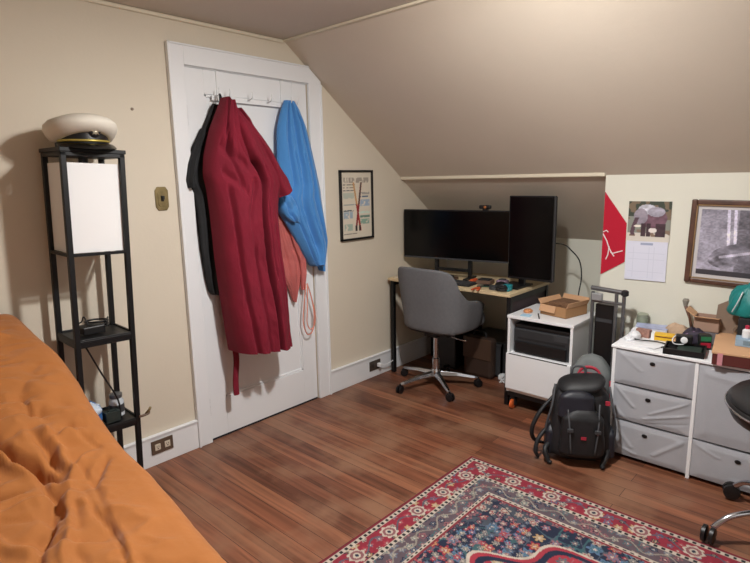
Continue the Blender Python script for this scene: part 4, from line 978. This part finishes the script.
obj('wrist_strap', tube(BM(), [(0, .035, .035), (-.03, .05, .02), (-.035, .04, .0), (-.03, .0, .0)], .0025, 6, smooth=4), m_wht, t, smooth=True)
t = thing('snack_pouch', 'red green and black foil pouch standing left of the maroon box', 'pouch', (1.46, -2.075, TZ), rz=.5)
obj('pouch_body', B(-.02, .02, -.026, .026, .0, .075), mat('black_foil', '#1d2421', .35, var=(30, .5)), t, bevel=.006)
obj('red_label', B(-.0215, -.019, -.022, .022, .012, .036), mat('red_label', '#b3243a', .45), t); obj('green_label', B(-.0215, -.019, -.022, .022, .044, .066), mat('green_label', '#2f7a50', .45), t)
t = thing('flap_cardboard_box', 'brown cardboard box with a raised flap at the back of the dresser', 'box', (1.605, -2.055, TZ+.062), rz=math.radians(4))
b = B(-.05, .05, -.055, .055, 0, .004)
for q in ((-.05, -.046, -.055, .055), (.046, .05, -.055, .055), (-.05, .05, -.055, -.051), (-.05, .05, .051, .055)): box(b, *q, 0, .07)
obj('box_walls', b, mat('dusty_brown_card', '#a98a78', .8), t); flap('flap', (-.05, .055, .07), (0.1, 0, 0), (0, .04, .03)); flap('flap', (-.05, -.055, .07), (0, .11, 0), (-.03, 0, .006))
tag(obj('book', B(-.058, .058, -.062, .062, 0, .061), mat('book_grey', '#6b6a6e', .6), bevel=.002), 'thick grey book under the brown cardboard box on the dresser', 'book', loc=(1.605, -2.052, TZ), rz=.0)
b = tube(BM(), [(1.60, -1.985, TZ+.16), (1.585, -1.955, TZ+.205)], [.012, .008], 8)
t = thing('wooden_brush', 'small brown wooden brush sticking up behind the paper bag', 'brush', (1.655, -1.955, TZ))
obj('handle', tube(BM(), [(0, -.03, .0), (-.01, -.01, .10), (-.02, .012, .165)], [.008, .007, .009], 8), mat('dark_brown_wood', '#6b4a3a', .5), t, smooth=True)
obj('bristles', lathe(BM(), [(.008, 0), (.016, .03), (.012, .04)], 10, (-.02, .012, .16)), mat('greyish_bristle', '#8f8a80', .9), t)
GZ = TZ+.0605
t = thing('grey_brown_board', 'grey brown folded cardboard standing on the tan box lid', 'cardboard', (1.60, -2.135, GZ+.012), rz=math.radians(10))
b = BM(); prism(b, [(.05, -.012), (-.03, -.012), (-.06, .03), (-.042, .10), (-.008, .155), (.042, .125), (.046, .05)], 0, -.003, .003); obj('board', b, mat('grey_brown_card', '#8c7868', .85, var=(14, .06)), t)
flap('side_flap', (0, -.03, .01), (0, -.03, .05), (-.05, 0, .0), mat('grey_brown_card_edge', '#75614f', .85))
t = thing('teal_bag', 'teal cloth bag slumped over things at the right of the dresser', 'bag', (1.54, -2.225, GZ+.112))
b = blob(.082, (.7, 1.0, 1.15), 41)
obj('bag_body', b, mat('teal_nylon', '#0f7a78', .5, bump=(12, .6, .01)), t, smooth=True)
obj('seam', tube(BM(), [(-.055, .055, .02), (-.065, .035, .07), (-.05, .02, .12)], .003, 6, smooth=4), mat('pale_piping', '#c9cfd2', .5), t, smooth=True)
tag(obj('black_speaker', B(-.05, .05, -.13, .048, 0, .110), m_blackm, bevel=.008), 'black boxy case under the teal bag on the dresser', 'case', loc=(1.54, -2.245, GZ))
t = thing('pale_blue_box', 'low pale blue box at the right end of the tan lid', 'box', (1.425, -2.255, GZ), rz=.12)
obj('box_body', B(-.035, .035, -.10, .05, 0, .035), mat('pale_blue_card', '#8fa9bf', .5), t, bevel=.002)
obj('label', B(-.0358, -.0345, -.08, .02, .008, .028), mat('grey_blue', '#6f8797', .5), t)
t = thing('glue_bottle', 'small white bottle with a red cap on the pale blue box', 'bottle', (1.425, -2.245, GZ+.0355))
obj('bottle_body', lathe(BM(), [(.017, 0), (.018, .003), (.018, .034), (.008, .042)], 18), m_wht, t, smooth='auto'); obj('cap', lathe(BM(), [(.009, .042), (.009, .056), (.006, .058)], 14), mat('red_cap', '#b5304c', .4), t, smooth='auto')

# ================================================================= FOLDED METAL TROLLEY between cart and dresser
t = thing('folding_trolley', 'folded dark grey metal trolley standing in the gap beside the white cart', 'trolley', (1.575, -1.585, 0), rz=math.radians(-3))
m_gtube = mat('grey_tube', '#77797c', .35, .7)
for y, n in ((-.085, 0), (-.045, 0)):
    obj('upright_tube', tube(BM(), [(-.03, y, .05), (-.03, y, .80)], .010, 10), m_gtube, t, smooth='auto')
obj('upright_tube', tube(BM(), [(-.03, .085, .05), (-.03, .085, .79)], .010, 10), m_gtube, t, smooth='auto')
obj('folded_panel', B(-.015, .03, -.03, .075, .16, .72), m_black, t, bevel=.006)
b = B(-.017, -.014, -.022, .068, .34, .38); box(b, -.017, -.014, -.022, .068, .62, .64); obj('panel_ribs', b, m_dgrey, t)
b = tube(BM(), [(-.03, .095, .812), (-.03, -.10, .803)], .013, 10); obj('top_handle', b, m_gtube, t, smooth='auto')
obj('handle_knob', lathe(BM(), [(.010, 0), (.019, .006), (.019, .028), (.010, .034)], 14, (-.03, -.088, .785), T=None), m_blackm, t, smooth='auto')
obj('cross_tube', tube(BM(), [(-.03, .085, .74), (-.03, -.085, .74)], .009, 8), m_gtube, t, smooth='auto')
obj('bracket', B(-.05, -.02, .03, .085, .745, .785), mat('pale_bracket', '#a9acb0', .4, .5), t, bevel=.004)
for y in (-.07, .07):
    obj('wheel', lathe(BM(), [(.035, 0), (.045, .004), (.045, .018), (.035, .022)], 20, (-.01, y+.011, .046), T=Matrix.Rotation(PI/2, 3, 'X')), m_blackm, t, smooth='auto')
obj('foot_plate', B(-.10, .02, -.085, .085, .03, .05), m_blackm, t, bevel=.003)
t = thing('canister_stack', 'small grey green canister on the back corner beside the trolley', 'canister', (1.665, -1.733, TZ))
obj('canister_body', lathe(BM(), [(.026, 0), (.030, .004), (.030, .060), (.026, .064)], 22), mat('grey_green_tin', '#7f8774', .5, var=(30, .2)), t, smooth='auto')
obj('canister_lid', lathe(BM(), [(.028, .064), (.029, .066), (.029, .082), (.02, .086)], 22), mat('grey_green_lid', '#9aa08d', .5), t, smooth='auto')

# ================================================================= BAGS ON THE FLOOR
t = thing('grey_red_bag', 'grey bag with red trim standing behind the black backpack', 'bag', (1.345, -1.588, 0), rz=.3)
def sack(w2, d2, h, seed, sq=.55, top=.7, nz=26, na=44, lean=0):
    b = BM()
    def f(u, v):
        a = 2*PI*u; cs, sn = math.cos(a), math.sin(a)
        prof = min(1, (v*9+.02))**.45*min(1, ((1-v)*5+.0))**.42
        k = prof*(1-(1-top)*v**2)*(1+.06*(float(fbm(np.array(cs*1.5+5), np.array(sn*1.5+v*4), seed))-.5)*2)
        return Vector((math.copysign(abs(cs)**sq, cs)*d2*k+lean*v, math.copysign(abs(sn)**sq, sn)*w2*k, h*v))
    grid(b, na, nz, f, closed_u=True); bmesh.ops.remove_doubles(b, verts=b.verts, dist=1e-4)
    bmesh.ops.holes_fill(b, edges=b.edges, sides=100); return b
obj('bag_body', sack(.115, .075, .50, 3, .55, .85), mat('mid_grey_nylon', '#6b7070', .75, var=(9, .15)), t, smooth=True)
m_red = mat('red_trim', '#a8283c', .6)
b = tube(BM(), [(-.06, .08, .36), (-.055, .04, .43), (-.055, -.02, .435), (-.06, -.07, .38)], .008, 8, smooth=5); obj('red_handle', b, m_red, t, smooth=True)
b = tube(BM(), [(-.072, -.10, .10), (-.075, -.105, .25), (-.06, -.10, .38)], .008, 8, smooth=4); obj('red_piping', b, m_red, t, smooth=True)
obj('front_patch', B(-.082, -.06, -.02, .05, .385, .415), m_red, t, bevel=.006)

t = thing('backpack', 'black hiking backpack with hanging straps on the floor before the dresser', 'backpack', (1.135, -1.62, 0), rz=math.radians(30))
# local: front (pocket side) faces -x, width along y
m_np = mat('black_nylon', '#17181b', .55, bump=(180, .4, .002), var=(12, .35)); m_np2 = mat('navy_black_nylon', '#20222c', .5, var=(10, .2)); m_web = mat('grey_webbing', '#4a4c50', .7)
obj('main_body', sack(.15, .09, .43, 7, .5, .80, lean=.04), m_np, t, smooth=True)
o = obj('front_pocket', sack(.105, .05, .26, 9, .6, .85), m_np, t, smooth=True); o.location = (-.085, 0, .05)
o = obj('upper_pocket', sack(.085, .035, .15, 12, .6, .9), m_np2, t, smooth=True); o.location = (-.07, .03, .24)
b = BM(); bmesh.ops.create_uvsphere(b, u_segments=28, v_segments=14, radius=1)
for v in b.verts: v.co = Vector((math.copysign(abs(v.co.x)**.7, v.co.x)*.085+.02, math.copysign(abs(v.co.y)**.6, v.co.y)*.112, v.co.z*.032+.402-.022*v.co.y-.02*max(0, -v.co.x)))
obj('top_lid', b, m_np, t, smooth=True)
for s in (-1, 1):
    o = obj('side_pocket', sack(.03, .055, .17, 14+s, .7, .9), m_np2, t, smooth=True); o.location = (0, s*.14, .02)
    b = tube(BM(), [(-.02, s*.128, .40), (-.05, s*.142, .30), (-.03, s*.165, .17), (0, s*.15, .06)], .006, 6, smooth=5); obj('side_strap', b, m_web, t, smooth=True)
for k, (ya_, za_, yb_, zb_) in enumerate([(-.075, .33, -.055, .09), (.075, .33, .055, .09)]):
    xx = -.125
    b = tube(BM(), [(xx+.04, ya_, za_), (xx-.012, (ya_+yb_)/2, (za_+zb_)/2), (xx-.012, yb_, zb_)], .0042, 6, smooth=5); obj('compression_strap', b, m_web, t, smooth=True)
for y, z in ((.063, .21), (-.063, .21)): obj('buckle', B(-.150, -.136, y-.014, y+.014, z-.009, z+.009), m_dgrey, t, bevel=.003)
obj('red_logo', B(-.1415, -.1385, -.012, .012, .165, .18), m_red, t)
obj('red_tag', B(-.095, -.085, -.12, -.10, .33, .35), m_red, t)
obj('haul_loop', tube(BM(), [(.08, -.03, .42), (.08, -.02, .46), (.08, .03, .46), (.08, .04, .42)], .007, 8, smooth=5), m_web, t, smooth=True)
for k, pts in enumerate([[(.02, .13, .32), (-.02, .20, .24), (-.03, .235, .15), (.0, .215, .08), (.03, .15, .05)], [(.0, .14, .18), (-.04, .20, .11), (-.06, .215, .05), (-.055, .20, .012)]]):
    b = tube(BM(), pts, [.008, .011, .011, .007], 8, smooth=6)
    obj('shoulder_strap', b, m_np, t, smooth=True)
obj('hip_belt', tube(BM(), [(-.02, .13, .10), (-.07, .17, .07), (-.09, .155, .018), (-.10, .14, .012)], [.012, .014, .009], 8, smooth=6), m_np, t, smooth=True)
obj('hip_belt', tube(BM(), [(-.03, -.13, .10), (-.08, -.12, .06), (-.10, -.10, .02), (-.12, -.10, .014)], [.012, .014, .009], 8, smooth=6), m_np, t, smooth=True)

# ================================================================= SECOND CHAIR at the right edge
t = thing('swivel_stool', 'black round seated swivel chair on chrome legs cut by the right edge of the view', 'office chair', (1.0, -2.555, .0078))
obj('seat_shell', lathe(BM(), [(.10, .455), (.22, .465), (.28, .495), (.300, .54), (.296, .556)], 44), m_black, t, smooth=True)
obj('seat_cushion', lathe(BM(), [(.29, .552), (.295, .566), (.28, .582), (.22, .588), (.05, .584)], 44), mat('black_leatherette', '#1a1a1c', .4), t, smooth=True)
ring = [(.301*math.cos(a), .301*math.sin(a), .550+.03*math.cos(a+.4)*.3) for a in np.linspace(0, 2*PI, 50)]
obj('chrome_band', tube(BM(), ring, .005, 8), m_chrome, t, smooth=True)
obj('back_support', tube(BM(), [(0, -.27, .50), (0, -.36, .60), (0, -.37, .86)], .014, 10, smooth=5), m_chrome, t, smooth=True)
b = BM(); bmesh.ops.create_cube(b, size=1)
for v in b.verts: v.co = Vector((v.co.x*.34, v.co.y*.04-.345, v.co.z*.22+.80))
obj('backrest', b, m_black, t, bevel=.018)
obj('gas_column', lathe(BM(), [(.028, .07), (.028, .22), (.02, .225), (.02, .445)], 18), m_chrome, t, smooth='auto')
for k in range(5):
    a = math.radians(125+72*k); d = Vector((math.cos(a), math.sin(a), 0))
    b = tube(BM(), [(d*.02)+Vector((0, 0, .10)), d*.16+Vector((0, 0, .135)), d*.27+Vector((0, 0, .115)), d*.335+Vector((0, 0, .062))], .011, 10, smooth=6)
    lg = obj('leg', b, m_chrome, t, smooth=True)
    b = BM(); ax = Matrix.Rotation(a+.9, 3, 'Z') @ Matrix.Rotation(PI/2, 3, 'X')
    for off in (-.022, .006): lathe(b, [(.025, 0), (.033, .003), (.033, .016), (.025, .019)], 18, Vector((d.x*.345, d.y*.345, .033))+ax @ Vector((0, 0, off)), T=ax)
    obj('castor', b, m_black, t, smooth='auto')

for k, (x, y, z, sc, sd, lb) in enumerate([(1.40, -1.755, .0, (1.1, .9, .5), 51, 'small crumpled white paper at the front left corner of the dresser'), (1.52, -1.745, 0, (.9, .7, .8), 57, 'taller crumpled white paper behind the left corner of the dresser')]):
    tag(obj('crumpled_paper', blob(.032, sc, sd), mat('crumpled_white', '#dfe0e4', .7, bump=(30, 1, .01)), smooth=True), lb, 'paper', 'crumpled papers on the dresser', loc=(x, y, TZ+z))
t = thing('cable_reel', 'small black coil of cable among the clutter on the desk', 'cable', (1.545, -.93, .7205))
obj('coil', tube(BM(), [((.028+.004*math.sin(a*2.3))*math.cos(a), (.034+.003*math.cos(a*1.7))*math.sin(a), .006+.0011*a) for a in np.linspace(0, 8*PI, 90)], .004, 6), m_blackm, t, smooth=True)
t = thing('pliers', 'orange handled pliers lying at the middle of the desk', 'pliers', (1.535, -.775, .7205), rz=.2)
for sg in (-1, 1): obj('handle', tube(BM(), [(.0, 0, .008), (-.04, sg*.016, .008), (-.09, sg*.018, .008)], .006, 8, smooth=3), m_or, t, smooth=True)
obj('jaws', tube(BM(), [(.0, 0, .008), (.04, 0, .008)], [.010, .004], 8), m_steel, t)
t = thing('parts_tray', 'low brown tray of dark parts on the desk under the wide monitor', 'tray', (1.70, -.42, .7205), rz=.0)
obj('tray_body', B(-.04, .04, -.06, .06, 0, .018), mat('walnut', '#4a352a', .6), t, bevel=.003); obj('parts', blob(.03, (.9, 1.4, .35), 66), m_blackm, t, smooth=True).location = (0, 0, .018)
